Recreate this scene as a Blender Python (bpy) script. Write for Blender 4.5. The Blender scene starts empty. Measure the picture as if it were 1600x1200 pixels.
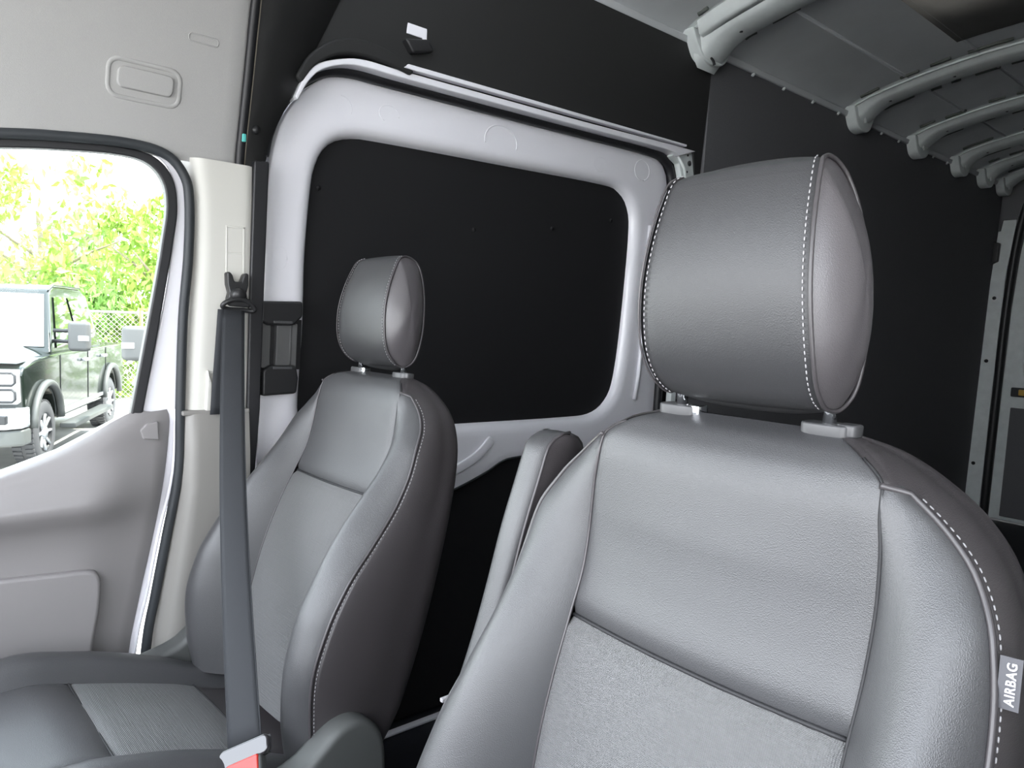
import bpy, bmesh, math, random
from math import sin, cos, pi, radians, sqrt, exp
from mathutils import Vector, Matrix, Euler

random.seed(7)
S = bpy.context.scene
COL = S.collection

# ------------------------------------------------------------------ camera
cd = bpy.data.cameras.new('camera')
cam = bpy.data.objects.new('camera', cd)
COL.objects.link(cam)
cd.sensor_width = 36.0
cd.lens = 36.0 * 1117.0 / 1600.0
cd.clip_start = 0.02
cd.clip_end = 300
rx = Vector((0.63650, 0.77027, 0.03934)).normalized()          # camera right
ry = Vector((-0.08916, 0.02282, 0.99576))                      # camera up
ry = (ry - rx * ry.dot(rx)).normalized()
rz = rx.cross(ry)                                              # backwards
cam.matrix_world = Matrix(((rx.x, ry.x, rz.x, 0.856), (rx.y, ry.y, rz.y, 0.0), (rx.z, ry.z, rz.z, 1.12), (0, 0, 0, 1)))
S.camera = cam

# ------------------------------------------------------------------ world, sun, exposure
w = bpy.data.worlds.new('world')
S.world = w
w.use_nodes = True
nt = w.node_tree
bg = nt.nodes['Background']
tc = nt.nodes.new('ShaderNodeTexCoord')
sep = nt.nodes.new('ShaderNodeSeparateXYZ')
cr = nt.nodes.new('ShaderNodeValToRGB')
nt.links.new(tc.outputs['Generated'], sep.inputs[0])
nt.links.new(sep.outputs['Z'], cr.inputs[0])
nt.links.new(cr.outputs[0], bg.inputs[0])
cr.color_ramp.elements[0].position = 0.0
cr.color_ramp.elements[0].color = (0.95, 0.97, 1.0, 1)
cr.color_ramp.elements[1].position = 0.9
cr.color_ramp.elements[1].color = (0.78, 0.87, 1.0, 1)
bg.inputs[1].default_value = 6.5
sd = bpy.data.lights.new('sun', 'SUN')
sd.energy = 13.0
sd.angle = radians(2.0)
sd.color = (1.0, 0.95, 0.86)
sun = bpy.data.objects.new('sun', sd)
COL.objects.link(sun)
sun.rotation_euler = Vector((0.25, 0.62, 1.0)).to_track_quat('Z', 'Y').to_euler()
S.view_settings.view_transform = 'Standard'
S.view_settings.look = 'None'
S.view_settings.gamma = 1
S.view_settings.exposure = 0.55
S.view_settings.use_curve_mapping = False


# ------------------------------------------------------------------ materials
def mat(name, col, rough=0.5, metal=0.0, spec=0.5, bump=None, coat=0.0, var=0.0, vscale=8.0, trans=0.0):
    m = bpy.data.materials.new(name)
    m.use_nodes = True
    n = m.node_tree.nodes
    l = m.node_tree.links
    b = n['Principled BSDF']
    b.inputs['Base Color'].default_value = (*col, 1)
    b.inputs['Roughness'].default_value = rough
    b.inputs['Metallic'].default_value = metal
    b.inputs['Specular IOR Level'].default_value = spec
    b.inputs['Coat Weight'].default_value = coat
    b.inputs['Transmission Weight'].default_value = trans
    tcn = n.new('ShaderNodeTexCoord')
    if var > 0:
        no = n.new('ShaderNodeTexNoise')
        no.inputs['Scale'].default_value = vscale
        no.inputs['Detail'].default_value = 4
        l.new(tcn.outputs['Object'], no.inputs['Vector'])
        mx = n.new('ShaderNodeMix')
        mx.data_type = 'RGBA'
        mx.inputs[6].default_value = (*[c * (1 - var) for c in col], 1)
        mx.inputs[7].default_value = (*[min(1, c * (1 + var)) for c in col], 1)
        l.new(no.outputs[0], mx.inputs[0])
        l.new(mx.outputs[2], b.inputs['Base Color'])
    if bump:
        kind, scale, strength, dist = bump
        bp = n.new('ShaderNodeBump')
        bp.inputs['Strength'].default_value = strength
        bp.inputs['Distance'].default_value = dist
        if kind == 'leather':
            t = n.new('ShaderNodeTexVoronoi')
            t.inputs['Scale'].default_value = scale
            l.new(tcn.outputs['Object'], t.inputs['Vector'])
            l.new(t.outputs['Distance'], bp.inputs['Height'])
        elif kind == 'noise':
            t = n.new('ShaderNodeTexNoise')
            t.inputs['Scale'].default_value = scale
            l.new(tcn.outputs['Object'], t.inputs['Vector'])
            l.new(t.outputs[0], bp.inputs['Height'])
        elif kind == 'weave':
            sx = n.new('ShaderNodeSeparateXYZ')
            l.new(tcn.outputs['Object'], sx.inputs[0])
            def wave(out, freq, amp):
                m1 = n.new('ShaderNodeMath'); m1.operation = 'MULTIPLY'; m1.inputs[1].default_value = freq
                l.new(out, m1.inputs[0])
                m2 = n.new('ShaderNodeMath'); m2.operation = 'SINE'
                l.new(m1.outputs[0], m2.inputs[0])
                m3 = n.new('ShaderNodeMath'); m3.operation = 'MULTIPLY'; m3.inputs[1].default_value = amp
                l.new(m2.outputs[0], m3.inputs[0])
                return m3.outputs[0]
            def add(a, c):
                m4 = n.new('ShaderNodeMath'); m4.operation = 'ADD'
                l.new(a, m4.inputs[0]); l.new(c, m4.inputs[1])
                return m4.outputs[0]
            yz = add(sx.outputs[1], sx.outputs[2])
            h = add(wave(sx.outputs[0], scale, 1.0), wave(yz, scale, 1.0))
            # sparse longer threads: stretched noise in both directions
            for sc in ((320, 12, 12), (12, 300, 300)):
                mp = n.new('ShaderNodeMapping')
                mp.inputs['Scale'].default_value = sc
                l.new(tcn.outputs['Object'], mp.inputs[0])
                nn = n.new('ShaderNodeTexNoise'); nn.inputs['Scale'].default_value = 1.0
                l.new(mp.outputs[0], nn.inputs['Vector'])
                mm = n.new('ShaderNodeMath'); mm.operation = 'MULTIPLY'; mm.inputs[1].default_value = 5.0
                l.new(nn.outputs[0], mm.inputs[0])
                h = add(h, mm.outputs[0])
            l.new(h, bp.inputs['Height'])
        l.new(bp.outputs[0], b.inputs['Normal'])
    return m


M = {}
M['leather'] = mat('black_leather', (0.056, 0.056, 0.059), 0.39, spec=0.75, bump=('leather', 1050, 0.40, 0.0006))
M['leather_head'] = mat('headrest_leather', (0.034, 0.034, 0.036), 0.42, spec=0.6, bump=('leather', 1050, 0.3, 0.0005))  # darker copy of the seat leather, shade on the headrest front put into colour
M['leather_headside'] = mat('headrest_side_leather', (0.085, 0.078, 0.083), 0.36, spec=0.8, bump=('leather', 1050, 0.25, 0.0005))  # lighter copy of the leather, side light on the headrest painted in
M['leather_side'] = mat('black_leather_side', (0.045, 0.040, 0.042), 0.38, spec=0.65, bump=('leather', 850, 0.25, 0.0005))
M['insert'] = mat('woven_vinyl', (0.165, 0.165, 0.167), 0.46, spec=0.75, bump=('weave', 3300, 0.7, 0.0005))
M['piping'] = mat('piping_vinyl', (0.055, 0.05, 0.053), 0.35, spec=0.6)
M['seam'] = mat('dark_seam', (0.02, 0.02, 0.022), 0.6)
M['thread'] = mat('grey_thread', (0.36, 0.35, 0.36), 0.6)
M['chrome'] = mat('chrome', (0.85, 0.86, 0.88), 0.12, metal=1.0)
M['guide'] = mat('grey_plastic_guide', (0.065, 0.065, 0.068), 0.35)
M['blackplastic'] = mat('black_plastic', (0.018, 0.018, 0.019), 0.38, bump=('noise', 500, 0.1, 0.0004))
M['greyplastic'] = mat('dark_grey_plastic', (0.075, 0.078, 0.076), 0.5, bump=('noise', 700, 0.2, 0.0004))
M['barplastic'] = mat('matte_grey_bar', (0.085, 0.085, 0.085), 0.6)
M['trim'] = mat('taupe_door_plastic', (0.245, 0.232, 0.232), 0.42, bump=('noise', 600, 0.2, 0.0005))
M['lowertrim'] = mat('taupe_pillar_plastic', (0.24, 0.23, 0.215), 0.52, bump=('noise', 600, 0.2, 0.0005))
M['cream'] = mat('cream_pillar_plastic', (0.60, 0.59, 0.545), 0.5, bump=('noise', 500, 0.08, 0.0005))
M['headliner'] = mat('headliner_fabric', (0.40, 0.395, 0.385), 0.95, spec=0.1, bump=('noise', 900, 0.5, 0.0006), var=0.04, vscale=300)
M['white'] = mat('white_paint', (0.84, 0.83, 0.87), 0.28, coat=0.4)
M['primer'] = mat('grey_primer_steel', (0.68, 0.72, 0.71), 0.45, var=0.15, vscale=20, bump=('noise', 60, 0.2, 0.001))
M['roofskin'] = mat('roof_steel', (0.60, 0.62, 0.63), 0.5, var=0.12, vscale=6)
M['liner'] = mat('black_hardboard', (0.012, 0.012, 0.013), 0.7, spec=0.25, bump=('noise', 400, 0.2, 0.0006), var=0.2, vscale=500)
M['linerback'] = mat('charcoal_hardboard', (0.12, 0.12, 0.126), 0.75, spec=0.3, var=0.25, vscale=400)
M['uppertrim'] = mat('charcoal_trim', (0.022, 0.022, 0.022), 0.6, spec=0.35, bump=('noise', 400, 0.2, 0.0006))
M['rubber'] = mat('black_rubber', (0.015, 0.015, 0.017), 0.45)
M['rubbergrey'] = mat('grey_rubber', (0.028, 0.032, 0.036), 0.55)
M['webbing'] = mat('charcoal_webbing', (0.030, 0.032, 0.036), 0.7, spec=0.35, bump=('weave', 5200, 0.2, 0.0003))
M['red'] = mat('red_plastic', (0.42, 0.02, 0.01), 0.25, coat=0.0)
M['tongue'] = mat('glossy_dark_plastic', (0.03, 0.028, 0.03), 0.12, coat=0.8)
M['mirrorglass'] = mat('reflective_tinted_glass', (0.35, 0.37, 0.37), 0.05, metal=0.7)
M['mastic'] = mat('dark_mastic', (0.10, 0.11, 0.10), 0.6)
M['roofpad'] = mat('brown_damping_pad', (0.36, 0.345, 0.31), 0.7, var=0.15, vscale=15)
M['beige'] = mat('beige_edge', (0.16, 0.14, 0.11), 0.6)
M['teal'] = mat('teal_wire_clip', (0.10, 0.50, 0.46), 0.4)  # colour of a cyan glint
M['amber'] = mat('amber_plastic', (0.55, 0.33, 0.05), 0.4)
M['label'] = mat('grey_label', (0.10, 0.10, 0.11), 0.6)
M['labeltext'] = mat('white_lettering', (0.62, 0.62, 0.66), 0.5)
M['floor'] = mat('dark_floor_vinyl', (0.012, 0.013, 0.018), 0.6, var=0.2, vscale=60)
M['asphalt'] = mat('sunlit_asphalt', (0.45, 0.44, 0.42), 0.9, var=0.25, vscale=3)
M['leafA'] = mat('yellow_green_leaf', (0.30, 0.44, 0.08), 0.6, var=0.35, vscale=1.2)
M['leafB'] = mat('green_leaf', (0.18, 0.32, 0.07), 0.6, var=0.35, vscale=1.2)
M['bark'] = mat('grey_bark', (0.25, 0.20, 0.15), 0.9, var=0.3, vscale=10)
M['truckpaint'] = mat('black_truck_paint', (0.008, 0.012, 0.009), 0.12, coat=0.3)
M['hoodpaint'] = mat('pale_truck_paint', (0.45, 0.46, 0.48), 0.15, coat=1.0)
M['tyre'] = mat('tyre_rubber', (0.06, 0.06, 0.065), 0.8)
M['truckchrome'] = mat('silver_bumper', (0.62, 0.63, 0.65), 0.25, metal=0.7)
M['darkglass'] = mat('dark_truck_glass', (0.03, 0.035, 0.03), 0.03, coat=1.0)
M['fencewire'] = mat('galvanised_wire', (0.30, 0.27, 0.25), 0.6)
M['rust'] = mat('rusty_post', (0.35, 0.14, 0.07), 0.8, var=0.3, vscale=12)


def glass_mat():
    m = bpy.data.materials.new('window_glass')
    m.use_nodes = True
    n = m.node_tree.nodes
    l = m.node_tree.links
    n.clear()
    o = n.new('ShaderNodeOutputMaterial')
    tr = n.new('ShaderNodeBsdfTransparent')
    tr.inputs[0].default_value = (0.93, 0.96, 0.95, 1)
    gl = n.new('ShaderNodeBsdfGlossy')
    gl.inputs['Roughness'].default_value = 0.02
    fr = n.new('ShaderNodeFresnel')
    fr.inputs[0].default_value = 1.22
    mx = n.new('ShaderNodeMixShader')
    l.new(fr.outputs[0], mx.inputs[0])
    l.new(tr.outputs[0], mx.inputs[1])
    l.new(gl.outputs[0], mx.inputs[2])
    l.new(mx.outputs[0], o.inputs[0])
    return m


M['glass'] = glass_mat()


# ------------------------------------------------------------------ helpers
def link(name, me, m=None, parent=None, smooth=False, kind=None, label=None):
    o = bpy.data.objects.new(name, me)
    COL.objects.link(o)
    if m:
        me.materials.append(m)
    if parent:
        o.parent = parent
    if smooth:
        for p in me.polygons:
            p.use_smooth = True
    if kind:
        o['kind'] = kind
    if label:
        o['label'] = label
    return o


def pymesh(name, v, f, m=None, parent=None, smooth=False, kind=None, label=None):
    me = bpy.data.meshes.new(name)
    me.from_pydata([tuple(p) for p in v], [], f)
    me.update()
    bm = bmesh.new()
    bm.from_mesh(me)
    bmesh.ops.recalc_face_normals(bm, faces=bm.faces)
    bm.to_mesh(me)
    bm.free()
    return link(name, me, m, parent, smooth, kind, label)


def thing(name, label, cat, loc=(0, 0, 0), rotz=0.0, group=None):
    o = bpy.data.objects.new(name, None)
    COL.objects.link(o)
    o.empty_display_size = 0.1
    o.location = loc
    o.rotation_euler = (0, 0, rotz)
    o['label'] = label
    o['category'] = cat
    if group:
        o['group'] = group
    return o


def tag(o, label, cat, group=None):
    o['label'] = label
    o['category'] = cat
    if group:
        o['group'] = group
    return o


def bevel(o, width=0.003, seg=2, ang=35):
    b = o.modifiers.new('bevel', 'BEVEL')
    b.width = width
    b.segments = seg
    b.limit_method = 'ANGLE'
    b.angle_limit = radians(ang)
    b.harden_normals = False
    for p in o.data.polygons:
        p.use_smooth = True
    e = o.modifiers.new('wn', 'WEIGHTED_NORMAL')
    e.keep_sharp = False
    return o


def cr_point(p0, p1, p2, p3, t):
    return [0.5 * ((2 * b) + (-a + c) * t + (2 * a - 5 * b + 4 * c - d) * t * t + (-a + 3 * b - 3 * c + d) * t ** 3)
            for a, b, c, d in zip(p0, p1, p2, p3)]


def smooth_path(pts, per=6, closed=False):
    n = len(pts)
    out = []
    rng = n if closed else n - 1
    for i in range(rng):
        if closed:
            a, b, c, d = pts[(i - 1) % n], pts[i], pts[(i + 1) % n], pts[(i + 2) % n]
        else:
            b, c = pts[i], pts[i + 1]
            a = pts[i - 1] if i else [2 * x - y for x, y in zip(b, c)]
            d = pts[i + 2] if i + 2 < n else [2 * y - x for x, y in zip(b, c)]
        for k in range(per):
            out.append(tuple(cr_point(a, b, c, d, k / per)))
    if not closed:
        out.append(tuple(pts[-1]))
    return out


def resample(pts, n, closed=False):
    P = [Vector(p) for p in pts]
    if closed:
        P.append(P[0])
    L = [0]
    for i in range(1, len(P)):
        L.append(L[-1] + (P[i] - P[i - 1]).length)
    out = []
    j = 0
    m = n if closed else n - 1
    for k in range(n):
        s = L[-1] * k / m
        while j < len(L) - 2 and L[j + 1] < s:
            j += 1
        t = (s - L[j]) / max(1e-9, L[j + 1] - L[j])
        out.append(P[j].lerp(P[j + 1], min(1, max(0, t))))
    return out


def prism_yz(name, poly, x0, x1, m, parent=None, bw=0.002, lean=None, **k):
    """plate with outline poly in (y,z), from x0 (outer) to x1 (inner); lean(y,z) adds to x"""
    n = len(poly)
    L = lean or (lambda y, z: 0)
    v = [(x0 + L(a, b), a, b) for a, b in poly] + [(x1 + L(a, b), a, b) for a, b in poly]
    f = [list(range(n)), list(range(2 * n - 1, n - 1, -1))] + [[i, (i + 1) % n, (i + 1) % n + n, i + n] for i in range(n)]
    o = pymesh(name, v, f, m, parent, **k)
    if bw:
        bevel(o, bw)
    return o


def prism(name, poly, fn, m, parent=None, bw=0.002, **k):
    """fn(u,v,s) maps outline + side (0/1) to a point"""
    n = len(poly)
    v = [fn(a, b, 0) for a, b in poly] + [fn(a, b, 1) for a, b in poly]
    f = [list(range(n)), list(range(2 * n - 1, n - 1, -1))] + [[i, (i + 1) % n, (i + 1) % n + n, i + n] for i in range(n)]
    o = pymesh(name, v, f, m, parent, **k)
    if bw:
        bevel(o, bw)
    return o


def box(name, a, b, m, parent=None, bw=0.003, **k):
    (x0, y0, z0), (x1, y1, z1) = a, b
    return prism(name, [(x0, y0), (x1, y0), (x1, y1), (x0, y1)], lambda u, v, s: (u, v, z1 if s else z0), m, parent, bw, **k)


def tube_data(path, r, seg=8, closed=False, rfun=None, flat=None):
    """flat: (axis vector, factor) squashes the section"""
    P = [Vector(p) for p in path]
    n = len(P)
    V, Fc = [], []
    up = None
    for i in range(n):
        if closed:
            t = (P[(i + 1) % n] - P[i - 1]).normalized()
        else:
            t = (P[min(i + 1, n - 1)] - P[max(i - 1, 0)]).normalized()
        if up is None:
            up = t.orthogonal().normalized()
        up = (up - t * up.dot(t)).normalized()
        s = t.cross(up)
        rr = rfun(i / (n - 1)) if rfun else r
        for k in range(seg):
            a = 2 * pi * k / seg
            V.append(P[i] + (up * cos(a) + s * sin(a)) * rr)
    m = n if closed else n - 1
    for i in range(m):
        for k in range(seg):
            a, b = i * seg + k, i * seg + (k + 1) % seg
            c, d = ((i + 1) % n) * seg + (k + 1) % seg, ((i + 1) % n) * seg + k
            Fc.append([a, b, c, d])
    if not closed:
        Fc.append(list(range(seg))[::-1])
        Fc.append(list(range((n - 1) * seg, n * seg)))
    return V, Fc


def tube(name, path, r, m, parent=None, seg=8, closed=False, rfun=None, **k):
    V, Fc = tube_data(path, r, seg, closed, rfun)
    return pymesh(name, V, Fc, m, parent, smooth=True, **k)


def strip(name, path, wdir, width, thick, m, parent=None, bw=0.0015, **k):
    """flat band along path, width along wdir(i) vector, thickness across"""
    P = [Vector(p) for p in path]
    n = len(P)
    V, Fc = [], []
    for i in range(n):
        t = (P[min(i + 1, n - 1)] - P[max(i - 1, 0)]).normalized()
        wv = Vector(wdir(i / (n - 1)) if callable(wdir) else wdir)
        wv = (wv - t * wv.dot(t)).normalized()
        nn = t.cross(wv)
        ww = width(i / (n - 1)) if callable(width) else width
        for a, b in ((-1, -1), (1, -1), (1, 1), (-1, 1)):
            V.append(P[i] + wv * a * ww / 2 + nn * b * thick / 2)
    for i in range(n - 1):
        for k2 in range(4):
            Fc.append([i * 4 + k2, i * 4 + (k2 + 1) % 4, (i + 1) * 4 + (k2 + 1) % 4, (i + 1) * 4 + k2])
    Fc += [[3, 2, 1, 0], [(n - 1) * 4 + q for q in range(4)]]
    o = pymesh(name, V, Fc, m, parent, **k)
    if bw:
        bevel(o, bw, 1)
    return o


def lerp_tab(tab, xs, x):
    """smooth (Catmull-Rom) interpolation; xs descending or ascending"""
    asc = xs[-1] > xs[0]
    n = len(xs)
    i = 0
    while i < n - 2 and ((x > xs[i + 1]) if asc else (x < xs[i + 1])):
        i += 1
    h = xs[i + 1] - xs[i]
    t = (x - xs[i]) / h

    def slope(j):
        if j == 0:
            return (tab[1] - tab[0]) / (xs[1] - xs[0])
        if j == n - 1:
            return (tab[-1] - tab[-2]) / (xs[-1] - xs[-2])
        a = (tab[j] - tab[j - 1]) / (xs[j] - xs[j - 1])
        b = (tab[j + 1] - tab[j]) / (xs[j + 1] - xs[j])
        if a * b <= 0:
            return 0.0
        return 2 * a * b / (a + b)
    m0, m1 = slope(i), slope(i + 1)
    t2, t3 = t * t, t ** 3
    return (2 * t3 - 3 * t2 + 1) * tab[i] + (t3 - 2 * t2 + t) * h * m0 + (-2 * t3 + 3 * t2) * tab[i + 1] + (t3 - t2) * h * m1


def grid_mesh(name, rows, m, parent=None, solid=0.0, **k):
    """rows of equally many points -> quad sheet"""
    nr, nc = len(rows), len(rows[0])
    V = [p for r in rows for p in r]
    Fc = [[i * nc + j, i * nc + j + 1, (i + 1) * nc + j + 1, (i + 1) * nc + j] for i in range(nr - 1) for j in range(nc - 1)]
    o = pymesh(name, V, Fc, m, parent, smooth=True, **k)
    if solid:
        s = o.modifiers.new('solid', 'SOLIDIFY')
        s.thickness = solid
        s.offset = 0
    return o


def stitches(name, path, m, parent, pitch=0.0065, ln=0.0042, r=0.0009, **k):
    P = resample(path, 400)
    L = sum((P[i + 1] - P[i]).length for i in range(len(P) - 1))
    n = max(3, int(L / pitch))
    Q = resample(path, n)
    V, Fc = [], []
    for i in range(n):
        t = (Q[min(i + 1, n - 1)] - Q[max(i - 1, 0)]).normalized()
        u = t.orthogonal().normalized()
        s = t.cross(u)
        b = len(V)
        for e, rr in ((-1, 0.5), (-0.6, 1), (0.6, 1), (1, 0.5)):
            for q in range(4):
                a = pi / 4 + q * pi / 2
                V.append(Q[i] + t * e * ln / 2 + (u * cos(a) + s * sin(a)) * r * rr)
        for e in range(3):
            for q in range(4):
                Fc.append([b + e * 4 + q, b + e * 4 + (q + 1) % 4, b + (e + 1) * 4 + (q + 1) % 4, b + (e + 1) * 4 + q])
        Fc += [[b + 3, b + 2, b + 1, b], [b + 12, b + 13, b + 14, b + 15]]
    return pymesh(name, V, Fc, m, parent, smooth=True, kind='stuff', **k)


# ================================================================== THE VAN (setting)
X = -0.86
# floor
fl = box('floor', (-0.93, -1.0, -0.14), (0.93, 5.62, -0.08), M['floor'], None, 0.002)
fl['kind'] = 'structure'
strip('sill_strip', [(-0.865, 0.70, -0.074), (-0.865, 2.2, -0.074)], (1, 0, 0), 0.022, 0.008, M['white'], fl)


def lean(y, z):
    return max(0.0, z - 1.45) * 0.07


# right side of the vehicle (passenger side, image left): outer shell with lining panels
wr = prism_yz('wall_right', [(0.47, -0.12), (5.64, -0.12), (5.64, 2.25), (0.47, 2.25), (0.47, 1.47)], -0.965, -0.94, M['uppertrim'], None, 0)
wr['kind'] = 'structure'
up_poly = [(0.60, 1.462), (0.643, 1.475), (0.643, 1.545), (0.657, 1.593), (0.700, 1.665), (0.735, 1.722), (0.79, 1.765), (0.87, 1.785),
           (0.99, 1.782), (2.245, 1.79), (2.285, 1.62), (2.30, 1.40), (2.30, 2.15), (0.60, 2.15)]
prism_yz('upper_lining', up_poly, -0.925, -0.86, M['uppertrim'], wr, 0.004, lean)
prism_yz('rear_lining', [(2.302, -0.075), (5.57, -0.075), (5.57, 2.15), (2.302, 2.15)], -0.94, -0.868, M['linerback'], wr, 0.003, lean)
# arched felt cover above the door corner
arc = smooth_path([(0.70, 1.685), (0.735, 1.745), (0.80, 1.795), (0.88, 1.812), (0.96, 1.800), (1.02, 1.772)], 5)
arc2 = smooth_path([(0.715, 1.672), (0.75, 1.722), (0.81, 1.762), (0.88, 1.774), (0.95, 1.770), (1.01, 1.760)], 5)
prism_yz('felt_cover', arc + arc2[::-1], -0.87, -0.842, M['uppertrim'], wr, 0.006, lean)
# white painted spot showing through the cutout, with black clip below
prism_yz('cutout', [(0.998, 1.866), (1.000, 1.895), (1.024, 1.915), (1.060, 1.900), (1.060, 1.860), (1.050, 1.860), (1.046, 1.866)], -0.86, -0.829, M['white'], wr, 0.001, label='white painted metal seen through a cutout in the black lining')
prism_yz('clip', [(0.985, 1.845), (1.055, 1.862), (1.075, 1.835), (1.01, 1.815)], -0.86, -0.812, M['blackplastic'], wr, 0.006)

# black seal bar along the rear edge of the pillar
prism_yz('pillar_seal', [(0.608, 1.475), (0.643, 1.478), (0.634, 1.167), (0.627, 0.892), (0.615, 0.72), (0.60, 0.40), (0.585, -0.07), (0.56, -0.07), (0.58, 0.40), (0.595, 0.77), (0.600, 1.151)],
         -0.90, -0.838, M['rubber'], wr, 0.004)

# door rail flange above the sliding door
fr_o = smooth_path([(0.700, 1.640), (0.722, 1.690), (0.756, 1.728), (0.822, 1.756), (0.883, 1.768), (0.985, 1.768), (1.30, 1.772), (1.70, 1.778), (2.10, 1.788), (2.25, 1.790)], 4)
fr_i = smooth_path([(0.706, 1.632), (0.732, 1.680), (0.765, 1.715), (0.822, 1.741), (0.883, 1.750), (0.985, 1.750), (1.30, 1.754), (1.70, 1.760), (2.08, 1.766), (2.15, 1.755)], 4)
rail = prism_yz('trim_1', fr_o + fr_i[::-1], -0.875, -0.828, M['white'], None, 0.003)
rail['kind'] = 'structure'
prism_yz('flange_lip', [(0.985, 1.773), (2.18, 1.792), (2.18, 1.800), (1.00, 1.786)], -0.84, -0.818, M['white'], rail, 0.002)
brk = prism_yz('corner_bracket', [(2.13, 1.755), (2.16, 1.792), (2.262, 1.788), (2.268, 1.70), (2.25, 1.55), (2.235, 0.75), (2.205, 0.75), (2.215, 1.50), (2.205, 1.66), (2.175, 1.735)], -0.87, -0.845, M['primer'], rail, 0.003)
tube('bracket_hole', [(-0.846, 2.234, 1.745), (-0.842, 2.234, 1.745)], 0.010, M['rubber'], rail, 12)
tube('bracket_hole', [(-0.846, 2.222, 1.772), (-0.842, 2.222, 1.772)], 0.004, M['rubber'], rail, 10)
tube('bracket_hole', [(-0.846, 2.222, 1.712), (-0.842, 2.222, 1.712)], 0.004, M['rubber'], rail, 10)
for sgn in (0,):
    tube('bracket_rib', [(-0.846, 2.165, 1.76), (-0.842, 2.205, 1.72), (-0.842, 2.225, 1.64)], 0.006, M['primer'], rail, 8)

# black weather seal of the sliding door
sp = smooth_path([(0.640, 1.50), (0.652, 1.556), (0.678, 1.620), (0.722, 1.682), (0.785, 1.727), (0.860, 1.746), (0.97, 1.748), (1.37, 1.752), (1.70, 1.757), (2.04, 1.760), (2.135, 1.742), (2.178, 1.682), (2.190, 1.55), (2.185, 1.20), (2.17, 0.80), (2.165, 0.0)], 6)
so = strip('trim_2', [(-0.872, a, b) for a, b in sp], (0, 0, 1), 0.03, 0.03, M['rubber'], None, 0)
bpy.data.objects.remove(so)
so = tube('trim_2', [(-0.880, a, b) for a, b in sp], 0.0165, M['rubber'], None, 10)
so['kind'] = 'structure'

# ---------------- sliding door
sl = bpy.data.objects.new('door_2', None)
COL.objects.link(sl)
sl['kind'] = 'structure'
sl.location = (0, 0, 0)
outer = smooth_path([(0.640, 0.60), (0.640, 1.00), (0.655, 1.40), (0.680, 1.558), (0.700, 1.606), (0.743, 1.672), (0.793, 1.715), (0.845, 1.734), (0.974, 1.738)], 5)[:-1] \
    + smooth_path([(0.974, 1.738), (1.369, 1.742), (1.695, 1.747), (2.03, 1.750), (2.125, 1.735), (2.165, 1.672), (2.175, 1.50), (2.17, 0.95), (2.16, 0.60)], 5)
winl = [(0.752, 0.885), (0.762, 1.10), (0.765, 1.272), (0.777, 1.434), (0.791, 1.508), (0.825, 1.562), (0.884, 1.588), (0.978, 1.596), (1.375, 1.606), (1.827, 1.616),
        (1.927, 1.604), (1.982, 1.553), (1.997, 1.453), (1.979, 1.152), (1.953, 0.945), (1.915, 0.861), (1.836, 0.815), (1.695, 0.808), (1.363, 0.810), (1.083, 0.814), (0.813, 0.825), (0.765, 0.845)]
wloop = [tuple(p) for p in resample(smooth_path(winl, 6, True), 160, True)]
cyw, czw = 1.37, 1.22


def off(loop, d):
    n = len(loop)
    out = []
    for i in range(n):
        a, b = Vector(loop[i - 1]), Vector(loop[(i + 1) % n])
        t = (b - a).normalized()
        nn = Vector((t.y, -t.x))
        p = Vector(loop[i])
        if nn.dot(p - Vector((cyw, czw))) < 0:
            nn = -nn
        out.append(tuple(p + nn * d))
    return out


# bottom edge of the white frame
bot = smooth_path([(2.16, 0.60), (1.95, 0.66), (1.764, 0.684), (1.60, 0.692), (1.473, 0.692), (1.42, 0.684), (1.357, 0.655), (1.272, 0.625), (1.20, 0.606), (1.10, 0.590), (0.90, 0.58), (0.640, 0.60)], 5)
outline = [tuple(p) for p in resample(outer + bot[1:-1], 160, True)]


def ray_hit(poly, ang):
    # distance from window centre to outline along ang
    d = Vector((cos(ang), sin(ang)))
    best = None
    n = len(poly)
    c = Vector((cyw, czw))
    for i in range(n):
        a, b = Vector(poly[i]) - c, Vector(poly[(i + 1) % n]) - c
        e = b - a
        den = d.x * e.y - d.y * e.x
        if abs(den) < 1e-9:
            continue
        t = (a.x * e.y - a.y * e.x) / den
        s = (a.x * d.y - a.y * d.x) / den
        if t > 0 and -1e-6 <= s <= 1 + 1e-6:
            best = t if best is None else max(best, t)
    return best


rows = []
prof = [(0.000, -0.921), (0.004, -0.906), (0.012, -0.894), (0.026, -0.888), (0.040, -0.887)]
angs = []
for (a, b) in wloop:
    angs.append(math.atan2(b - czw, a - cyw))
for d, xx in prof:
    lp = off(wloop, d)
    rows.append([(xx, a, b) for a, b in lp] + [(xx, *lp[0])])
last = off(wloop, 0.040)
ob = []
for (a, b) in last:
    an = math.atan2(b - czw, a - cyw)
    r = ray_hit(outline, an)
    ob.append((cyw + cos(an) * r, czw + sin(an) * r))
for t in (0.35, 0.7, 0.97):
    rows.append([(-0.887, a + (c - a) * t, b + (d - b) * t) for (a, b), (c, d) in zip(last, ob)])
    rows[-1].append(rows[-1][0])
for xx in (-0.889, -0.925):
    rows.append([(xx, a, b) for a, b in ob])
    rows[-1].append(rows[-1][0])
fr = grid_mesh('door_frame', rows, M['white'], sl)
prism_yz('window_panel', off(wloop, 0.004), -0.935, -0.918, M['liner'], sl, 0, label='black hardboard panel filling the window opening')
for (a, b) in ((0.86, 1.45), (1.30, 1.40), (1.62, 1.44), (1.90, 1.50)):
    tube('panel_rivet', [(-0.918, a - 0.06 if a < 1 else a, b), (-0.914, a - 0.06 if a < 1 else a, b)], 0.007, M['liner'], sl, 8)
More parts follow.
